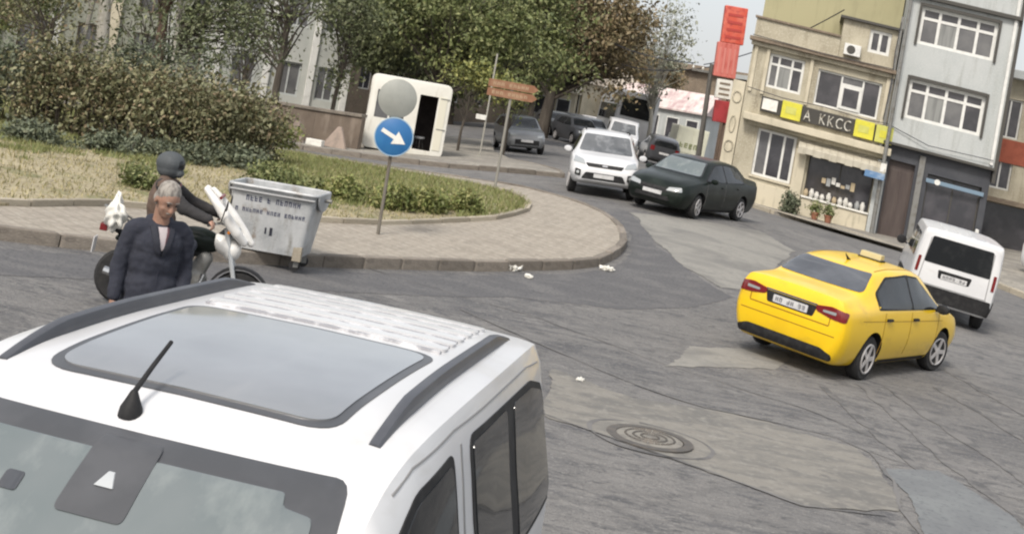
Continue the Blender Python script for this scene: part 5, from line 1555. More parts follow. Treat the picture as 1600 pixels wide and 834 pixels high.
# brown tree over the street, green trees behind the kiosk
tree('plane_tree', 'big reddish brown tree over the parked cars', 2.0, 72, 4.2, .34, [(1.8, 0, 6.6, 3.6, 3, 3.4), (-1.2, 0, 6.4, 2.6, 2.6, 2.8), (3.6, -1, 5.0, 1.9, 2, 2.2)], 'brown', 'dark', 260, 20000, .20, 11, .3, sig=.5)
tree('plane_tree', 'brown tree half hidden behind the big brown one', 6.5, 104, 4.5, .3, [(0, 0, 7.5, 4.5, 3, 3.2)], 'brown', 'dark', 150, 9000, .30, 12, 0, sig=.6)
tree('broadleaf_tree', 'dense green tree with dark trunk right behind the kiosk', -2.9, 50.5, 4.2, .17, [(.4, 0, 5.0, 2.6, 2, 2.2), (2.4, -.3, 4.2, 1.9, 1.6, 1.7), (-1.6, .3, 4.9, 1.5, 1.5, 1.7)], 'green', 'dark', 220, 17000, .15, 13, .15)
tree('broadleaf_tree', 'tall green tree between the kiosk and the brown tree', .1, 62, 3.6, .2, [(0, 0, 5.8, 3.0, 2.4, 3.2), (1.4, -1, 4.2, 1.8, 1.4, 1.6)], 'green', 'dark', 220, 15000, .18, 14, 0)
tree('broadleaf_tree', 'dark green tree left of the kiosk roof', -5.6, 54, 3.6, .16, [(0, 0, 5.0, 1.9, 1.8, 2.6), (-.6, 0, 3.4, 1.2, 1.2, 1.2)], 'dark', 'dark', 180, 15000, .15, 15, -.1)
tree('small_tree', 'yellow-green sapling overhanging the kiosk roof', -1.6, 46.5, 2.2, .05, [(.1, 0, 2.75, 1.2, .7, .5), (1.1, 0, 2.45, .9, .5, .5)], 'yellow', 'dark', 40, 1700, .12, 16, .1, sig=.28)
tree('small_tree', 'young yellowish tree beside the pale post', .05, 47.5, 1.8, .05, [(.0, 0, 2.2, .6, .5, .9)], 'green', 'dark', 30, 1300, .11, 17, 0, sig=.24)
tree('slender_tree', 'thin dark-trunked tree standing behind the brown wall', -7.95, 44.5, 4.4, .13, [(-.6, 0, 4.6, 2.2, 1.8, 1.2), (-2.4, 0, 3.6, 1.6, 1.2, .9)], 'dark', 'dark', 80, 3600, .12, 18, -.25)
tree('slender_tree', 'leaning dark trunk above the middle of the hedge', -12.9, 46, 3.6, .13, [(1.6, 0, 4.2, 2.4, 1.6, 1.2), (3.0, 0, 3.0, 1.4, 1.2, .8)], 'dark', 'dark', 80, 3600, .12, 19, 1.1)
tree('slender_tree', 'pale thick trunk rising behind the left half of the hedge', -14.3, 44, 6.5, .22, [(0, 0, 6.6, 2.2, 2, 1.2)], 'green', 'pale', 60, 4000, .14, 20, -.1)
tree('slender_tree', 'thin pale trunk left of the thick pale one', -15.1, 45, 6.0, .085, [(0, 0, 6.2, 1.5, 1.5, .9)], 'green', 'pale', 40, 2500, .14, 21, .05)
tree('slender_tree', 'brown trunk with flaking bark above the hedge', -12.75, 45.5, 6.0, .19, [(0, 0, 6.0, 1.8, 1.5, .9)], 'green', 'brown', 40, 2500, .14, 22, .1)
tree('slender_tree', 'thin pale trunk right of the brown trunk', -12.15, 45, 6.0, .10, [(0, 0, 6.0, 1.8, 1.5, .9)], 'dark', 'pale', 40, 2500, .14, 23, .25)
tree('broadleaf_tree', 'bright green tree in the upper left corner', -17.6, 43.0, 3.0, .13, [(.4, 0, 3.5, 1.9, 1.5, 1.7), (-1.4, 0, 3.6, 1.6, 1.5, 1.8)], 'green', 'dark', 150, 12000, .13, 24, 0)
tree('slender_tree', 'slim grey tree in front of the pale wall right of the wall slabs', -6.5, 47.5, 4.2, .08, [(0, 0, 4.4, 1.2, 1, 1.2), (.2, 0, 2.4, .8, .7, .8)], 'dark', 'dark', 60, 3600, .12, 25, .2)
tree('bare_tree', 'sparse greyish tree against the white sky by the utility pole', 8.4, 76, 5.0, .13, [(0, 0, 6.6, 2.0, 1.6, 3.4)], 'grey', 'pale', 110, 3000, .15, 26, -.2, sig=.35)
tree('broadleaf_tree', 'dusty brown tree above the pinkish roof', 10.8, 103, 3.6, .2, [(0, 0, 5.2, 2.6, 2, 1.8)], 'brown', 'dark', 100, 6000, .26, 27, 0, sig=.5)
tree('broadleaf_tree', 'dark tree far behind between the green trees', -3.5, 78, 4.0, .25, [(0, 0, 5.5, 4.6, 3, 4.4)], 'dark', 'dark', 240, 14000, .26, 28, 0, sig=.6)
tree('broadleaf_tree', 'dim green tree far behind the brown tree', 1.5, 92, 4.0, .25, [(0, 0, 6.5, 4.0, 3, 4.6)], 'green', 'dark', 200, 12000, .28, 29, 0, sig=.65)

tree('broadleaf_tree', 'loose olive tree over the left end of the hedge', -14.0, 38.0, 2.6, .09, [(0, 0, 3.2, 1.9, 1.2, 1.0), (-1.6, 0, 2.6, 1.2, 1, .8)], 'olive', 'dark', 50, 1700, .10, 31, .2, sig=.30)
tree('broadleaf_tree', 'thin dark green tree over the middle of the hedge', -10.6, 37.5, 2.4, .07, [(0, 0, 3.1, 1.7, 1.1, 1.0), (1.4, 0, 2.3, 1.0, .8, .6)], 'dark', 'dark', 50, 1600, .10, 32, -.2, sig=.30)
tree('broadleaf_tree', 'thin greyish tree in front of the pale block', -8.1, 38.5, 2.2, .06, [(0, 0, 2.9, 1.3, 1, .9)], 'dark', 'dark', 40, 1200, .10, 33, .1, sig=.28)
tree('broadleaf_tree', 'bushy green tree behind the railing at the left edge', -17.2, 40.0, 2.0, .09, [(0, 0, 2.6, 1.5, 1.0, 1.3)], 'green', 'dark', 90, 6000, .11, 34, .0, sig=.30)
def bush(name, label, x, y, blobs, leafm, n, lsize, seed, cat='bush', group=None, sig=.16, stems=True, z=None, shoots=0):
    nr = np.random.RandomState(seed)
    z0 = gz(x, y) + .17 if z is None else z
    root = empty(name, (x, y, z0), 0, label, cat, group)
    C = []
    vol = np.array([b[3] * b[4] * b[5] for b in blobs]); vol /= vol.sum()
    nc = max(12, n // 60)
    for k in range(nc):
        b = blobs[nr.choice(len(blobs), p=vol)]
        d = nr.normal(size=3); d /= np.linalg.norm(d)
        p = np.array(b[:3]) + d * nr.rand() ** .35 * np.array(b[3:])
        p[2] = abs(p[2])
        C.append(p)
    for k in range(shoots):
        b = blobs[nr.choice(len(blobs), p=vol)]
        a_ = nr.uniform(-1, 1); q = nr.uniform(-1, 1)
        top = np.array([b[0] + a_ * b[3], b[1] + q * b[4] * .7, b[2] + b[5] * nr.uniform(.75, 1.4) * (1 - .35 * a_ * a_)])
        for t in (.55, .7, .85, 1.0): C.append(np.array([top[0] * (.8 + .2 * t), top[1] * (.8 + .2 * t), top[2] * t]))
    nc = len(C)
    C = np.array(C)
    st = MB()
    for p in C[::4]:
        base = Vector((p[0] * .75, p[1] * .75, -.05))
        st.tube([base, base.lerp(Vector(p), .5) + Vector((0, 0, .08)), Vector(p)], [.022, .014, .005], 4, cap=False)
    st.build('stems', BARK['dark'], root)
    per = nr.multinomial(n, nr.dirichlet(np.ones(nc) * 3))
    P = np.concatenate([C[i] + nr.normal(size=(m_, 3)) * sig for i, m_ in enumerate(per)])
    P[:, 2] = np.abs(P[:, 2])
    leaf_mesh('foliage', P, lsize, seed + 1, LM[leafm], root, jit=.6)
    return root
# the long unclipped hedge at the left, made of neighbouring shrubs
HG = 'overgrown shrubs of the long hedge'
bush('hedge_shrub', 'big olive shrub with reddish tips, middle of the hedge', -7.6, 28.4, [(0, 0, .7, 1.5, 1.0, .95), (1.0, .2, .6, .9, .9, .75)], 'olive', 12000, .085, 51, 'shrub', HG, sig=.19, shoots=34)
bush('hedge_shrub', 'olive-brown shrub at the right end of the hedge', -5.95, 29.6, [(0, 0, .55, .95, .8, .8)], 'olive', 6500, .085, 52, 'shrub', HG, sig=.19, shoots=34)
bush('hedge_shrub', 'dense dark olive shrub in the left half of the hedge', -9.7, 28.6, [(0, 0, .75, 1.3, 1.0, 1.05)], 'olive', 10000, .085, 53, 'shrub', HG, sig=.19, shoots=34)
bush('hedge_shrub', 'dark green shrub at the left edge of the hedge', -11.4, 29.0, [(0, 0, .7, 1.2, 1.0, 1.0), (-1.4, 0, .7, 1.2, 1.0, 1.0)], 'bluegreen', 9000, .09, 54, 'shrub', HG, sig=.19, shoots=34)
bush('hedge_shrub', 'taller dim shrub rising behind the middle of the hedge', -8.6, 31.5, [(0, 0, 1.0, 1.6, .8, 1.1)], 'bluegreen', 7000, .09, 55, 'shrub', HG, sig=.19, shoots=34)
LG = 'low greyish plants at the foot of the hedge'
for i, (x, y, w, lab) in enumerate(((-9.05, 25.3, .8, 'leftmost low blue-green plant at the hedge foot'), (-7.8, 26.2, .7, 'second low blue-green plant from the left at the hedge foot'), (-6.6, 26.9, .75, 'low blue-green plant at the hedge foot above the grey helmet'), (-5.6, 27.8, .7, 'low blue-green plant at the right end of the hedge foot'))):
    bush('low_shrub', lab, x, y, [(0, 0, .14, w, .5, .26)], 'bluegreen', 2600, .075, 60 + i, 'shrub', LG, sig=.10)
bush('low_shrub', 'green tuft in the dry grass left of the helmet', -5.85, 21.6, [(0, 0, .14, .42, .35, .24)], 'green', 1700, .06, 65, 'shrub', sig=.08)
bush('low_shrub', 'green plant behind the left end of the refuse container', -4.2, 25.2, [(0, 0, .15, .75, .5, .26)], 'green', 2600, .065, 66, 'shrub', sig=.09)
bush('low_shrub', 'yellow-green shrub at the brown wall beside the hedge end', -6.6, 36.3, [(0, 0, .3, .9, .6, .5)], 'ground', 3200, .08, 67, 'shrub', sig=.12)
SR = 'straggling shrubs of the row behind the road sign'
for i, (x, y, w, h, lab) in enumerate(((-2.95, 25.2, .42, .28, 'leafy shrub left of the sign pole, first in the row'), (-2.0, 25.1, .42, .28, 'leafy shrub just right of the sign pole'), (-1.25, 25.6, .34, .24, 'leafy shrub in the middle of the row right of the sign'), (-.55, 26.3, .36, .24, 'last leafy shrub of the row, nearest the island tip'))):
    bush('low_shrub', lab, x, y, [(0, 0, h * .55, w, .38, h)], 'ground', 2600, .065, 70 + i, 'shrub', SR, sig=.09)

bush('potted_shrub', 'small dusty shrub at the foot of the beige house', 10.3, 45.1, [(0, 0, .3, .34, .28, .34)], 'bluegreen', 1500, .08, 81, 'shrub', sig=.09, z=gz(10.3, 45.1) + .13)
pot_m = mat('terracotta', (.28, .12, .07), .85, layers=[(5, (.20, .09, .055), .45, .65)])
for (px_, py_, lab) in ((11.15, 44.75, 'clay flower pot below the shop window, left of a pair'), (11.6, 44.65, 'clay flower pot below the shop window, right of a pair')):
    pt = empty('flower_pot', (px_, py_, gz(px_, py_) + .13), 0, lab, 'pot', 'clay pots below the shop window')
    MB().lathe([(.10, 0), (.14, .22), (.16, .22), (.16, .27), (.13, .27), (.12, .22)], 'z', n=16).build('pot', pot_m, pt, smooth=True)
    nr_ = np.random.RandomState(int(px_ * 10)); leaf_mesh('leaves', nr_.normal(size=(260, 3)) * [.11, .11, .12] + [0, 0, .42], .09, 82, LM['green'], pt)
ac = empty('air_conditioner', label='pale air conditioner box on the brown upper wall of the beige house', cat='air conditioner'); ac.location = be.r.location; ac.rotation_euler = be.r.rotation_euler
MB().box(1.22, 1.80, -.28, .05, 6.72, 7.12, be.fn).build('casing', M['frame_white'], ac, bevel=.02)
b = MB().lathe([(.14, 0), (.15, .01), (.15, .02)], 'y', n=20); b.v = [be.fn((p[0] + 1.46, p[1] - .302, p[2] + 6.92)) for p in b.v]
b.build('fan_grille', M['frame_dark'], ac)

# grass: nobody could count it
def inside(poly, P):
    x, y = P[:, 0], P[:, 1]
    r_ = np.zeros(len(P), bool)
    j = len(poly) - 1
    for i in range(len(poly)):
        xi, yi = poly[i]; xj, yj = poly[j]
        c = ((yi > y) != (yj > y)) & (x < (xj - xi) * (y - yi) / (yj - yi + 1e-12) + xi)
        r_ ^= c
        j = i
    return r_
nr = np.random.RandomState(5)
BEDP = INNER + [(-23, 32), (-23, 14)]
P = np.stack([nr.uniform(-15, 1.2, 240000), nr.uniform(12, 38, 240000)], 1)
P = P[inside(BEDP, P)]
def vnoise(P, s, seed):
    a = np.zeros(len(P)); r2 = np.random.RandomState(seed)
    for k in range(7):
        w = r2.normal(size=2) * s * (1 + k * .35); ph = r2.rand() * 6.28
        a += np.sin(P @ w + ph) / (1 + k * .3)
    return a / 3
green = vnoise(P, 1.1, 3) + .8 * np.clip((P[:, 1] - 25.0) / 4, -1, 1)
keep = nr.rand(len(P)) < np.where(green > .15, .8, .20)
P, green = P[keep], green[keep]
def blades(name, Q, hmin, hmax, w, m, label):
    n = len(Q)
    z = g(Q[:, 0], Q[:, 1]) + .185
    a = nr.uniform(0, 6.283, n); h = nr.uniform(hmin, hmax, n)
    dx, dy = np.cos(a) * w, np.sin(a) * w
    lx, ly = nr.normal(size=n) * h * .45, nr.normal(size=n) * h * .45
    V = np.stack([np.stack([Q[:, 0] - dx, Q[:, 1] - dy, z], 1), np.stack([Q[:, 0] + dx, Q[:, 1] + dy, z], 1), np.stack([Q[:, 0] + lx, Q[:, 1] + ly, z + h], 1)], 1).reshape(-1, 3)
    me = bpy.data.meshes.new(name)
    me.vertices.add(len(V)); me.vertices.foreach_set('co', V.astype(np.float32).ravel())
    me.loops.add(3 * n); me.loops.foreach_set('vertex_index', np.arange(3 * n, dtype=np.int32))
    me.polygons.add(n); me.polygons.foreach_set('loop_start', np.arange(0, 3 * n, 3, dtype=np.int32))
    me.update(calc_edges=True)
    o = link(name, me, m)
    return tag(o, label, 'grass', kind='stuff')
gm = mat('grass_green', (.13, .165, .05), .7, island=[(.19, .215, .075), (.27, .25, .11), (.10, .13, .04)])
gdry = mat('grass_dry', (.30, .26, .13), .8, island=[(.38, .33, .19), (.22, .20, .09), (.16, .16, .06)])
blades('green_grass', P[green > .15], .05, .15, .012, gm, 'short green grass on the back of the island')
blades('dry_grass', P[green <= .15], .03, .10, .012, gdry, 'dry straw coloured grass along the island front')

# ------------------------------------------------------------------ pale buildings behind the trees at the left
lb_ = Bld('long_building', 'long grey-green building with pale pilasters behind the hedge trees', (-30, 49.0), (-4.0, 60.0), 0.0)
wallm = mat('render_greygreen', (.27, .28, .235), .9, layers=[(.6, (.21, .22, .18), .42, .65, 5), ((3, 3, .5), (.33, .335, .285), .5, .68, 5)], bump=(20, .3, .01))
palem = mat('render_pale', (.44, .45, .42), .9, layers=[(.8, (.36, .375, .35), .42, .65, 5)], bump=(20, .3, .01))
holes = []
us = [1.0 + k * 2.3 for k in range(9)]
for u in us:
    holes += [(u, u + 1.2, 1.3, 3.0), (u, u + 1.2, 3.9, 5.6), (u, u + 1.2, 6.5, 8.2)]
lb_.facade('wall', 0, 21.6, -.5, 10, holes, wallm)
for h in holes:
    lb_.window(h[0], h[1], h[2], h[3], [.5], M['stucco_brown'], M['win_dark'] if rng.random() < .6 else M['win_mid'], n=-.14, fw=.07)
for k in range(10):
    u = -.1 + k * 2.3
    lb_.box('pilaster', u, u + .42, -.4, 9.9, .004, .18, palem if k % 3 else M['stucco_cream'], bevel=.02)
pb_ = Bld('pale_block', 'plain pale grey block showing between the trees left of the kiosk', (-12.2, 52.2), (-6.2, 54.6), 0.0)
pb_.facade('wall', 0, 5.6, -.3, 9, [(.7, 1.7, 1.5, 2.9), (2.6, 3.6, 1.5, 2.9), (4.3, 5.1, 1.5, 2.9), (.7, 1.7, 4.4, 5.9), (2.6, 3.6, 4.4, 5.9), (4.3, 5.1, 4.4, 5.9)], palem)
for (u0, u1, z0, z1) in ((.7, 1.7, 1.5, 2.9), (2.6, 3.6, 1.5, 2.9), (4.3, 5.1, 1.5, 2.9), (.7, 1.7, 4.4, 5.9), (2.6, 3.6, 4.4, 5.9), (4.3, 5.1, 4.4, 5.9)):
    pb_.window(u0, u1, z0, z1, [.5], M['stucco_grey'], M['win_mid'], n=-.14, fw=.07)
for u in (-.05, 2.0, 3.85, 5.4): pb_.box('pilaster', u, u + .28, -.3, 8.9, .004, .14, M['frame_white'], bevel=.02)
bc = Bld('back_block', 'dim brownish block behind the green trees', (-4, 84), (14, 126), 0.0)
bc.facade('wall', -14, 10, -.5, 11, [(u, u + 1.4, z, z + 1.7) for u in (-12, -8, -4, 0, 4) for z in (2, 5.5)], M['stucco_brown'])
for u in (-12, -8, -4, 0, 4):
    for z in (2, 5.5): bc.window(u, u + 1.4, z, z + 1.7, [.5], M['frame_white'], M['win_dark'])
rl_ = empty('railing', (0, 0, 0), 0, 'grey metal railing on the left behind the hedge', 'railing')
a, b = Vector((-19.5, 41.2)), Vector((-16.4, 40.3))
for z in (.5, 1.0, 1.5):
    MB().tube([(a.x, a.y, gz(a.x, a.y) + z + .6), (b.x, b.y, gz(b.x, b.y) + z + .6)], .03, 6).build('rail', M['metal_grey'], rl_)
for k in range(6):
    p = a.lerp(b, k / 5)
    MB().tube([(p.x, p.y, gz(p.x, p.y)), (p.x, p.y, gz(p.x, p.y) + 2.15)], .03, 6).build('upright', M['metal_grey'], rl_)

# ------------------------------------------------------------------ people
def blob(name, prims, voxel, m, parent, it=6, disp=None, fac=.5):
    bm = bmesh.new()
    for p in prims:
        if p[0] == 'c':
            _, a, ra, b, rb = p
            a, b = Vector(a), Vector(b)
            d = b - a
            n = max(2, int(d.length / (min(ra, rb) * .55)) + 1)
            q = d.to_track_quat('Z', 'Y').to_matrix().to_4x4()
            for c, r_ in ((a, ra), (b, rb)):
                bmesh.ops.create_uvsphere(bm, u_segments=14, v_segments=9, radius=r_, matrix=Matrix.Translation(c))
            bmesh.ops.create_cone(bm, cap_ends=True, segments=14, radius1=ra, radius2=rb, depth=max(d.length, 1e-4), matrix=Matrix.Translation((a + b) / 2) @ q)
        else:
            _, c, r_ = p[:3]
            rot = p[3] if len(p) > 3 else (0, 0, 0)
            from mathutils import Euler
            bmesh.ops.create_uvsphere(bm, u_segments=18, v_segments=12, radius=1, matrix=Matrix.Translation(c) @ Euler(rot).to_matrix().to_4x4() @ Matrix.Diagonal((*r_, 1)))
    me = bpy.data.meshes.new(name); bm.to_mesh(me); bm.free()
    o = link(name, me, m, parent)
    md = o.modifiers.new('r', 'REMESH'); md.mode = 'VOXEL'; md.voxel_size = voxel; md.use_smooth_shade = True
    sm = o.modifiers.new('s', 'SMOOTH'); sm.factor = fac; sm.iterations = it
    if disp:
        tx_ = bpy.data.textures.new(name + '_folds', 'CLOUDS'); tx_.noise_scale = disp[0]
        dm = o.modifiers.new('d', 'DISPLACE'); dm.texture = tx_; dm.strength = disp[1]; dm.mid_level = .5; dm.texture_coords = 'LOCAL'
    bpy.context.view_layer.update()
    nm = bpy.data.meshes.new_from_object(o.evaluated_get(bpy.context.evaluated_depsgraph_get()))
    o.modifiers.clear(); o.data = nm
    nm.polygons.foreach_set('use_smooth', [True] * len(nm.polygons))
    if not nm.materials: nm.materials.append(m)
    return o

skin = mat('skin', (.27, .165, .12), .55, layers=[(9, (.42, .23, .16), .45, .65, 4), (30, (.30, .16, .11), .5, .7)])
navy_c = mat('navy_coat', (.020, .023, .036), .9, layers=[(4, (.029, .032, .046), .42, .65, 5), (60, (.022, .024, .034), .5, .7)], bump=(90, .25, .004))
dark_c = mat('dark_trousers', (.022, .023, .028), .9, layers=[(5, (.032, .033, .04), .45, .65)])
hair_c = mat('grey_hair', (.30, .28, .25), .8, layers=[((40, 40, 8), (.16, .145, .13), .42, .62, 4)], bump=((60, 60, 10), .5, .006))
shirt_c = mat('pale_shirt', (.40, .36, .37), .8)

def hand(prims, w, fwd, side, palm_n, curl=.5, sc=1.0):
    """w wrist, fwd along the hand, side towards the thumb"""
    w, f, s_, n_ = Vector(w), Vector(fwd).normalized(), Vector(side).normalized(), Vector(palm_n).normalized()
    prims.append(('c', w, .026 * sc, w + f * .05 * sc, .03 * sc))
    for k, (off, L) in enumerate(((.028, .070), (.010, .078), (-.009, .073), (-.027, .058))):
        b = w + f * .085 * sc + s_ * off * sc
        prims.append(('c', w + f * .03 * sc + s_ * off * .7 * sc, .015 * sc, b, .0115 * sc))
        k1 = b + (f * math.cos(curl * .7) + n_ * math.sin(curl * .7)) * L * .5 * sc
        k2 = k1 + (f * math.cos(curl * 1.8) + n_ * math.sin(curl * 1.8)) * L * .5 * sc
        prims.append(('c', b, .0105 * sc, k1, .0095 * sc)); prims.append(('c', k1, .0095 * sc, k2, .008 * sc))
    t0 = w + f * .025 * sc + s_ * .028 * sc
    t1 = t0 + (f * .7 + s_ * .7 + n_ * .2) * .036 * sc
    prims.append(('c', t0, .014 * sc, t1, .012 * sc)); prims.append(('c', t1, .012 * sc, t1 + (f * .9 + s_ * .2 + n_ * .4) * .032 * sc, .009 * sc))

MX, MY = -2.62, 10.35
man = empty('person', (MX, MY, gz(MX, MY)), R(-62), 'grey-haired man in a navy coat looking down beside the parked van', 'person')
HX, HZ = .085, 1.665          # head centre, tipped forward
hs_ = 1.10
def hd(x, y, z):              # head-local point, turned to his left and tipped down
    a, t = R(14), R(24)
    x, z = x * math.cos(t) + z * math.sin(t), -x * math.sin(t) + z * math.cos(t)
    return (HX + hs_ * (x * math.cos(a) - y * math.sin(a)), hs_ * (x * math.sin(a) + y * math.cos(a)), HZ + hs_ * z)
E0 = (0, R(24), R(14))
P_ = [('e', hd(0, 0, .03), (.105 * hs_, .080 * hs_, .098 * hs_), E0), ('e', hd(.035, 0, -.035), (.070 * hs_, .062 * hs_, .080 * hs_), E0),
      ('e', hd(.058, 0, -.085), (.040 * hs_, .042 * hs_, .030 * hs_), E0), ('c', hd(.092, 0, .012), .012, hd(.112, 0, -.032), .019),
      ('e', hd(.083, 0, .035), (.022, .062, .016), E0), ('e', hd(.066, .040, -.028), (.024, .024, .026), E0), ('e', hd(.066, -.040, -.028), (.024, .024, .026), E0),
      ('e', hd(.092, 0, -.064), (.014, .030, .010), E0), ('e', hd(.090, 0, -.080), (.014, .024, .009), E0),
      ('e', hd(-.012, .084, -.005), (.022, .011, .034), E0), ('e', hd(-.012, -.084, -.005), (.022, .011, .034), E0),
      ('c', (.0, 0, 1.40), .075, hd(-.02, 0, -.06), .060),
      ('e', (0, 0, 1.20), (.12, .17, .28)), ('e', (0, 0, .95), (.13, .17, .16)), ('c', (0, -.17, 1.40), .07, (0, .17, 1.40), .07),
      ('c', (0, .20, 1.39), .055, (-.04, .27, 1.10), .045), ('c', (-.04, .27, 1.10), .042, (.10, .25, .86), .030),
      ('c', (0, -.20, 1.39), .055, (-.03, -.27, 1.10), .045), ('c', (-.03, -.27, 1.10), .042, (.04, -.28, .83), .030),
      ('c', (0, .10, .90), .085, (.03, .11, .50), .060), ('c', (.03, .11, .50), .055, (-.02, .11, .09), .040), ('c', (-.02, .11, .05), .04, (.14, .12, .035), .030),
      ('c', (0, -.10, .90), .085, (-.01, -.11, .50), .060), ('c', (-.01, -.11, .50), .055, (-.08, -.11, .09), .040), ('c', (-.08, -.11, .05), .04, (.08, -.12, .035), .030)]
hand(P_, (.10, .25, .86), (.25, 0, -1), (.9, -.3, 0), (0, -1, 0), .6)
hand(P_, (.04, -.28, .83), (.15, 0, -1), (1, .2, 0), (0, 1, 0), .5)
blob('body', P_, .008, skin, man, 4)
coat = blob('coat', [('e', (0, 0, 1.18), (.165, .205, .32)), ('e', (.0, 0, .92), (.175, .210, .28)), ('c', (0, -.17, 1.405), .088, (0, .17, 1.405), .088),
      ('e', (.03, 0, 1.30), (.15, .20, .16)), ('c', (0, .05, .80), .17, (0, -.05, .80), .17),
      ('c', (0, .205, 1.385), .080, (-.045, .265, 1.10), .070), ('c', (-.045, .265, 1.10), .070, (.095, .252, .89), .054),
      ('c', (0, -.205, 1.385), .080, (-.035, -.262, 1.10), .070), ('c', (-.035, -.262, 1.10), .070, (.035, -.275, .86), .054),
      ('c', (-.05, -.06, 1.47), .055, (-.05, .06, 1.47), .055), ('c', (-.03, .085, 1.46), .035, (.10, .05, 1.38), .03), ('c', (-.03, -.085, 1.46), .035, (.10, -.05, 1.38), .03)],
     .010, navy_c, man, 4, disp=(.085, .024))
BV = BVHTree.FromPolygons([v.co[:] for v in coat.data.vertices], [p.vertices[:] for p in coat.data.polygons])
sh_ = panel('shirt', BV, '+x', [(.0, 1.27), (.02, 1.30), (.045, 1.44), (-.035, 1.44), (-.018, 1.31)], shirt_c, coat, off=.010, step=.03)
panel('jumper', BV, '+x', [(.02, 1.30), (.032, 1.32), (.052, 1.43), (.034, 1.44), (.018, 1.34)], mat('plum_jumper', (.10, .045, .055), .85), sh_, off=.016, step=.03)
for s in (-1, 1):
    panel('lapel', BV, '+x', [(s * .010, 1.22), (s * .045, 1.27), (s * .095, 1.43), (s * .055, 1.45), (s * .022, 1.33), (s * .008, 1.26)], mat('navy_lapel', (.018, .020, .030), .85), coat, off=.018, step=.03)
panel('coat_seam', BV, '+x', [(-.004, .70), (.008, .70), (.012, 1.10), (0, 1.10)], M['ink'], coat, off=.004, step=.04)
blob('trousers', [('e', (0, 0, .90), (.15, .19, .14)), ('c', (0, .10, .88), .105, (.03, .11, .50), .078), ('c', (.03, .11, .50), .076, (-.02, .11, .10), .062),
      ('c', (0, -.10, .88), .105, (-.01, -.11, .50), .078), ('c', (-.01, -.11, .50), .076, (-.08, -.11, .10), .062)], .014, dark_c, man, 4, disp=(.1, .015))
for (x, y) in ((.05, .115), (-.01, -.115)):
    blob('shoe', [('c', (x - .08, y, .045), .045, (x + .10, y, .038), .042), ('e', (x + .0, y, .02), (.15, .05, .02))], .010, M['plastic'], man, 3)
blob('hair', [('e', hd(-.008, 0, .058), (.098 * hs_, .084 * hs_, .092 * hs_), E0), ('e', hd(-.055, 0, -.01), (.060 * hs_, .078 * hs_, .075 * hs_), E0),
      ('c', hd(-.02, .078, .01), .018, hd(-.02, .080, -.03), .012), ('c', hd(-.02, -.078, .01), .018, hd(-.02, -.080, -.03), .012)], .009, hair_c, man, 3, disp=(.02, .010))
for s in (-1, 1):
    MB().add(*(lambda b: (b.v, b.f))(MB().lathe([(.004, -.006), (.011, -.003), (.012, .0), (.011, .003), (.004, .006)], 'x', c=hd(.094, s * .031, .012), n=10))).build('eye', mat('eye_dark', (.03, .02, .018), .3), man, smooth=True)
    MB().tube([hd(.100, s * .012, .034), hd(.100, s * .032, .038), hd(.088, s * .052, .032)], [.005, .006, .003], 6).build('eyebrow', hair_c, man, smooth=True)
MB().tube([hd(.098, -.028, -.052), hd(.110, 0, -.047), hd(.098, .028, -.052)], [.004, .009, .004], 6).build('moustache', hair_c, man, smooth=True)

# motorcycle with rider, heading away towards the container
BKX, BKY, BKH = -3.22, 13.75, R(8)
bk = empty('motorcycle', label='white and black motorcycle stopped between the man and the refuse container', cat='motorcycle')
place(bk, BKX, BKY, BKH, 1.3, .3)
wp_ = mat('moto_white', (.72, .71, .68), .35, coat=.3, layers=[(5, (.60, .58, .54), .5, .7)])
def mwheel(x):
    h = empty('wheel', (x, 0, .30), 0, parent=bk)
    MB().lathe([(.225, -.045), (.27, -.05), (.298, -.02), (.298, .02), (.27, .05), (.225, .045)], 'y', n=28).build('tyre', M['rubber'], h, smooth=True)
    m_ = MB().lathe([(.228, -.04), (.228, .04), (.19, .035), (.19, -.035)], 'y', n=28)
    for k in range(6):
        a = k * math.pi / 3
        m_.tube([(.03 * math.cos(a), 0, .03 * math.sin(a)), (.20 * math.cos(a), 0, .20 * math.sin(a))], .016, 6)
    m_.lathe([(.05, -.07), (.05, .07)], 'y', n=12)
    m_.build('rim', M['rim'], h, smooth=True)
mwheel(.66); mwheel(-.56)
for s in (-1, 1):
    MB().tube([(.66, s * .085, .30), (.50, s * .085, .74), (.40, s * .075, 1.02)], [.024, .026, .026], 8).build('front_fork', M['silver'], bk, smooth=True)
    MB().tube([(-.56, s * .10, .30), (-.10, s * .09, .36)], .022, 6).build('swing_arm', M['metal_grey'], bk)
    MB().tube([(-.54, s * .12, .34), (-.45, s * .12, .66)], .028, 8).build('shock_absorber', M['chrome'], bk, smooth=True)
    MB().tube([(.36, s * .05, 1.06), (.33, s * .20, 1.09), (.24, s * .36, 1.08)], .013, 6).build('handlebar', M['chrome'], bk, smooth=True)
    MB().tube([(.27, s * .31, 1.085), (.22, s * .40, 1.075)], .020, 8).build('grip', M['rubber'], bk, smooth=True)
    MB().tube([(.33, s * .22, 1.10), (.35, s * .27, 1.26)], .007, 5).build('mirror_stem', M['plastic'], bk)
    MB().lathe([(.02, -.008), (.055, -.006), (.058, .004), (.03, .010)], 'x', c=(.36, s * .28, 1.29), n=14).build('mirror', M['plastic'], bk, smooth=True)
    MB().tube([(.44, s * .07, 1.02), (.43, s * .17, 1.0)], .016, 6).build('indicator', mat('amber', (.6, .2, .02), .3), bk)
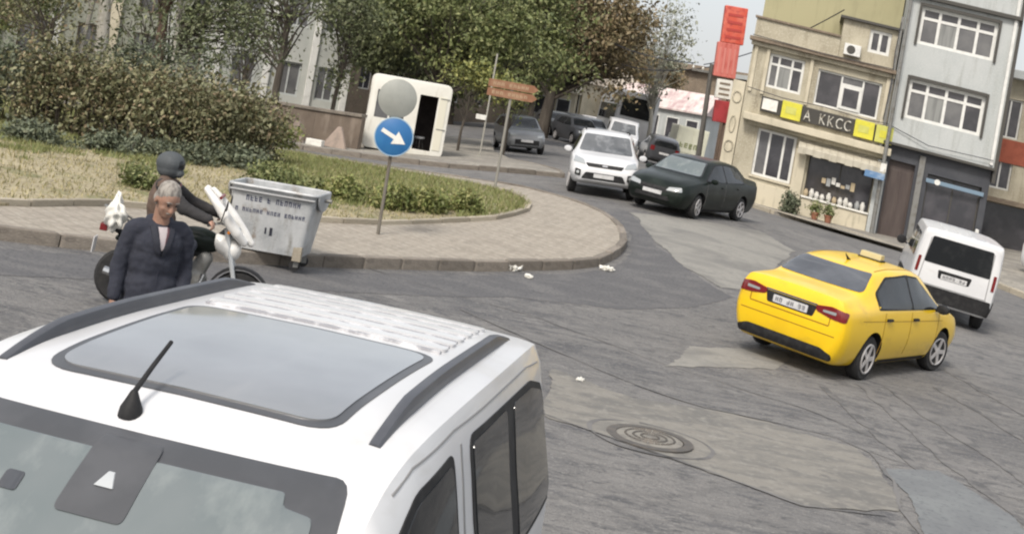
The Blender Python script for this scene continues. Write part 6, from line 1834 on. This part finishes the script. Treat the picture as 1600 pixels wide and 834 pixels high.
# white front fairing running down to the mudguard
fpt = [(.17, 1.40, .06, .040), (.30, 1.29, .10, .060), (.44, 1.15, .12, .075), (.58, 1.01, .10, .070), (.68, .91, .06, .05)]
fpr = []
for a_, b_ in zip(fpt[:-1], fpt[1:]):
    for k in (-1, 0, 1):
        fpr.append(('c', (a_[0] - .07 * abs(k), k * a_[2] * 1.35, a_[1]), a_[3] * .8, (b_[0] - .07 * abs(k), k * b_[2] * 1.35, b_[1]), b_[3] * .8))
blob('front_fairing', fpr, .012, wp_, bk, 6)
blob('side_fairing', [('e', (.40, 0, .84), (.15, .12, .10), (0, R(30), 0)), ('e', (.50, 0, .80), (.10, .11, .12))], .013, wp_, bk, 5)
blob('tail_fairing', [('e', (-.50, 0, .74), (.24, .13, .07), (0, R(-14), 0))], .013, M['black_paint'], bk, 4)
mg = MB(); V, Fq = [], []
for i in range(13):
    a = R(10 + i * 13)
    for (y, r_) in ((-.075, .325), (-.05, .345), (.05, .345), (.075, .325)):
        V.append((.66 + r_ * math.cos(a), y, .30 + r_ * math.sin(a)))
for i in range(12):
    for k in range(3): Fq.append([i * 4 + k, i * 4 + k + 1, (i + 1) * 4 + k + 1, (i + 1) * 4 + k])
mg.add(V, Fq).build('front_mudguard', M['plastic'], bk, smooth=True)
MB().lathe([(.03, -.05), (.085, -.03), (.09, .03), (.07, .05)], 'x', c=(.50, 0, 1.0), n=18).build('headlight', M['lamp'], bk, smooth=True)
MB().tube([(.27, -.15, 1.345), (.29, 0, 1.365), (.27, .15, 1.345)], .018, 6).build('red_stripe', M['tail'], bk)
blob('tank', [('e', (.12, 0, .86), (.24, .135, .12)), ('c', (.28, 0, .82), .09, (-.10, 0, .78), .09)], .014, M['black_paint'], bk, 4)
blob('seat', [('c', (-.12, 0, .80), .10, (-.56, 0, .83), .095), ('c', (-.3, .05, .80), .09, (-.3, -.05, .80), .09)], .014, M['plastic'], bk, 4)
blob('engine', [('e', (.12, 0, .42), (.19, .14, .15)), ('c', (.16, 0, .45), .10, (.24, 0, .66), .085), ('e', (-.06, 0, .38), (.14, .15, .12))], .014, M['metal_grey'], bk, 2)
MB().tube([(.26, -.10, .50), (.22, -.15, .28), (-.1, -.16, .25), (-.75, -.17, .36)], [.024, .024, .035, .045], 8).build('exhaust', M['chrome'], bk, smooth=True)
MB().tube([(.40, 0, 1.0), (.2, 0, .72), (-.1, 0, .62), (-.55, 0, .70), (-.80, 0, .80)], [.035, .04, .045, .04, .025], 8).build('frame', M['plastic'], bk, smooth=True)
MB().tube([(-.50, .10, .86), (-.86, .10, 1.0), (-.90, 0, 1.0), (-.86, -.10, 1.0), (-.50, -.10, .86)], .012, 6).build('rear_rack', M['metal_grey'], bk)
MB().box(-.90, -.82, -.06, .06, .74, .82).build('tail_lamp', M['tail'], bk, bevel=.01)
MB().box(-.93, -.92, -.10, .10, .50, .66).build('number_plate', M['plate'], bk)
MB().tube([(-.05, .12, .30), (-.12, .26, .02)], .012, 6).build('side_stand', M['metal_grey'], bk)

rd = empty('person', label='rider in a grey helmet and brown jacket with dark sleeves astride the motorcycle', cat='person')
rd.matrix_world = bk.matrix_world
brownj = mat('brown_jacket', (.085, .055, .040), .8, layers=[(5, (.12, .08, .06), .42, .65, 5)], bump=(60, .25, .004))
jeans = mat('dark_jeans', (.030, .034, .048), .9, layers=[(5, (.045, .05, .068), .45, .65)])
legs = lambda r0: [q for s in (-1, 1) for q in (('c', (-.30, s * .10, .92), .085 + r0, (.06, s * .22, .80), .068 + r0), ('c', (.06, s * .22, .80), .062 + r0, (.0, s * .20, .36), .045 + r0))]
arms = lambda r0: [q for s in (-1, 1) for q in (('c', (-.34, s * .20, 1.36), .058 + r0, (-.06, s * .33, 1.18), .048 + r0), ('c', (-.06, s * .33, 1.18), .045 + r0, (.20, s * .345, 1.12), .032 + r0))]
P_ = [('e', (-.34, 0, 1.57), (.105, .080, .105)), ('e', (-.30, 0, 1.52), (.07, .062, .080)), ('c', (-.35, 0, 1.38), .065, (-.31, 0, 1.52), .058), ('c', (-.25, 0, 1.54), .012, (-.232, 0, 1.52), .014),
      ('e', (-.33, 0, 1.16), (.12, .17, .27)), ('e', (-.30, 0, .96), (.13, .17, .13)), ('c', (-.34, -.17, 1.36), .065, (-.34, .17, 1.36), .065)] + legs(0) + arms(0)
for s in (-1, 1):
    P_.append(('c', (.0, s * .20, .32), .045, (.14, s * .20, .30), .03))
    hand(P_, (.20, s * .345, 1.12), (.55, s * .35, -.3), (.3, -s * 1, .2), (-.3, 0, -1), 1.2)
blob('body', P_, .009, skin, rd, 4)
blob('jacket', [('e', (-.33, 0, 1.16), (.155, .215, .30)), ('e', (-.30, 0, .98), (.15, .20, .15)), ('c', (-.34, -.17, 1.365), .085, (-.34, .17, 1.365), .085), ('c', (-.34, 0, 1.40), .085, (-.33, 0, 1.45), .075)] + [q for s in (-1, 1) for q in (('c', (-.34, s * .20, 1.36), .080, (-.26, s * .24, 1.31), .076),)], .012, brownj, rd, 5, disp=(.10, .022))
slv = mat('dark_sleeve', (.022, .021, .022), .85, layers=[(5, (.035, .033, .034), .45, .65, 5)])
for s in (-1, 1):
    so = blob('sleeve', [q for q in arms(.024) if q[1][1] * s > 0], .011, slv, rd, 4, disp=(.08, .018))
    MB().lathe([(.079, -.016), (.083, -.010), (.083, .010), (.079, .016)], 'z', n=20).build('red_band', M['tail'], so, smooth=True).matrix_local = Matrix.Translation((-.25, s * .242, 1.302)) @ Vector((.28, s * .13, -.18)).to_track_quat('Z', 'Y').to_matrix().to_4x4()
blob('trousers', [('e', (-.28, 0, .92), (.15, .185, .12))] + legs(.018), .013, jeans, rd, 4, disp=(.1, .014))
for s in (-1, 1):
    blob('shoe', [('c', (-.04, s * .20, .31), .045, (.16, s * .20, .29), .038)], .010, M['plastic'], rd, 2)
hl = blob('helmet', [('e', (-.335, 0, 1.580), (.155, .138, .130)), ('e', (-.330, 0, 1.52), (.140, .126, .11)), ('c', (-.22, -.05, 1.49), .045, (-.22, .05, 1.49), .045)], .010, mat('helmet_grey', (.060, .068, .073), .75, layers=[(3, (.11, .12, .13), .45, .65)]), rd, 4)
BV = BVHTree.FromPolygons([v.co[:] for v in hl.data.vertices], [p.vertices[:] for p in hl.data.polygons])
panel('visor', BV, '+x', rounded([(-.10, 1.54), (.10, 1.54), (.095, 1.63), (-.095, 1.63)], .03), M['glass'], hl, off=.006, step=.03)

# white crumpled carrier bag hanging from the rear rack
bm = bmesh.new()
bmesh.ops.create_icosphere(bm, subdivisions=4, radius=1)
for v in bm.verts:
    p = v.co.copy()
    k = 1 + .22 * math.sin(6 * p.x + 2 * p.z) * math.cos(5 * p.y + p.z * 4) + .10 * math.sin(14 * p.z + 5 * p.y)
    t = max(0, p.z)
    v.co = Vector((p.x * .10 * k * (1 - .65 * t), p.y * .16 * k * (1 - .6 * t), p.z * .20 * k))
me = bpy.data.meshes.new('carrier_bag'); bm.to_mesh(me); bm.free()
me.polygons.foreach_set('use_smooth', [True] * len(me.polygons))
bag = link('carrier_bag', me, M['sign_white'])
bag.location = (-3.90, 13.5, 1.17); bag.rotation_euler.z = .5
tag(bag, 'crumpled white carrier bag hanging at the motorcycle tail, left of the man', 'bag')
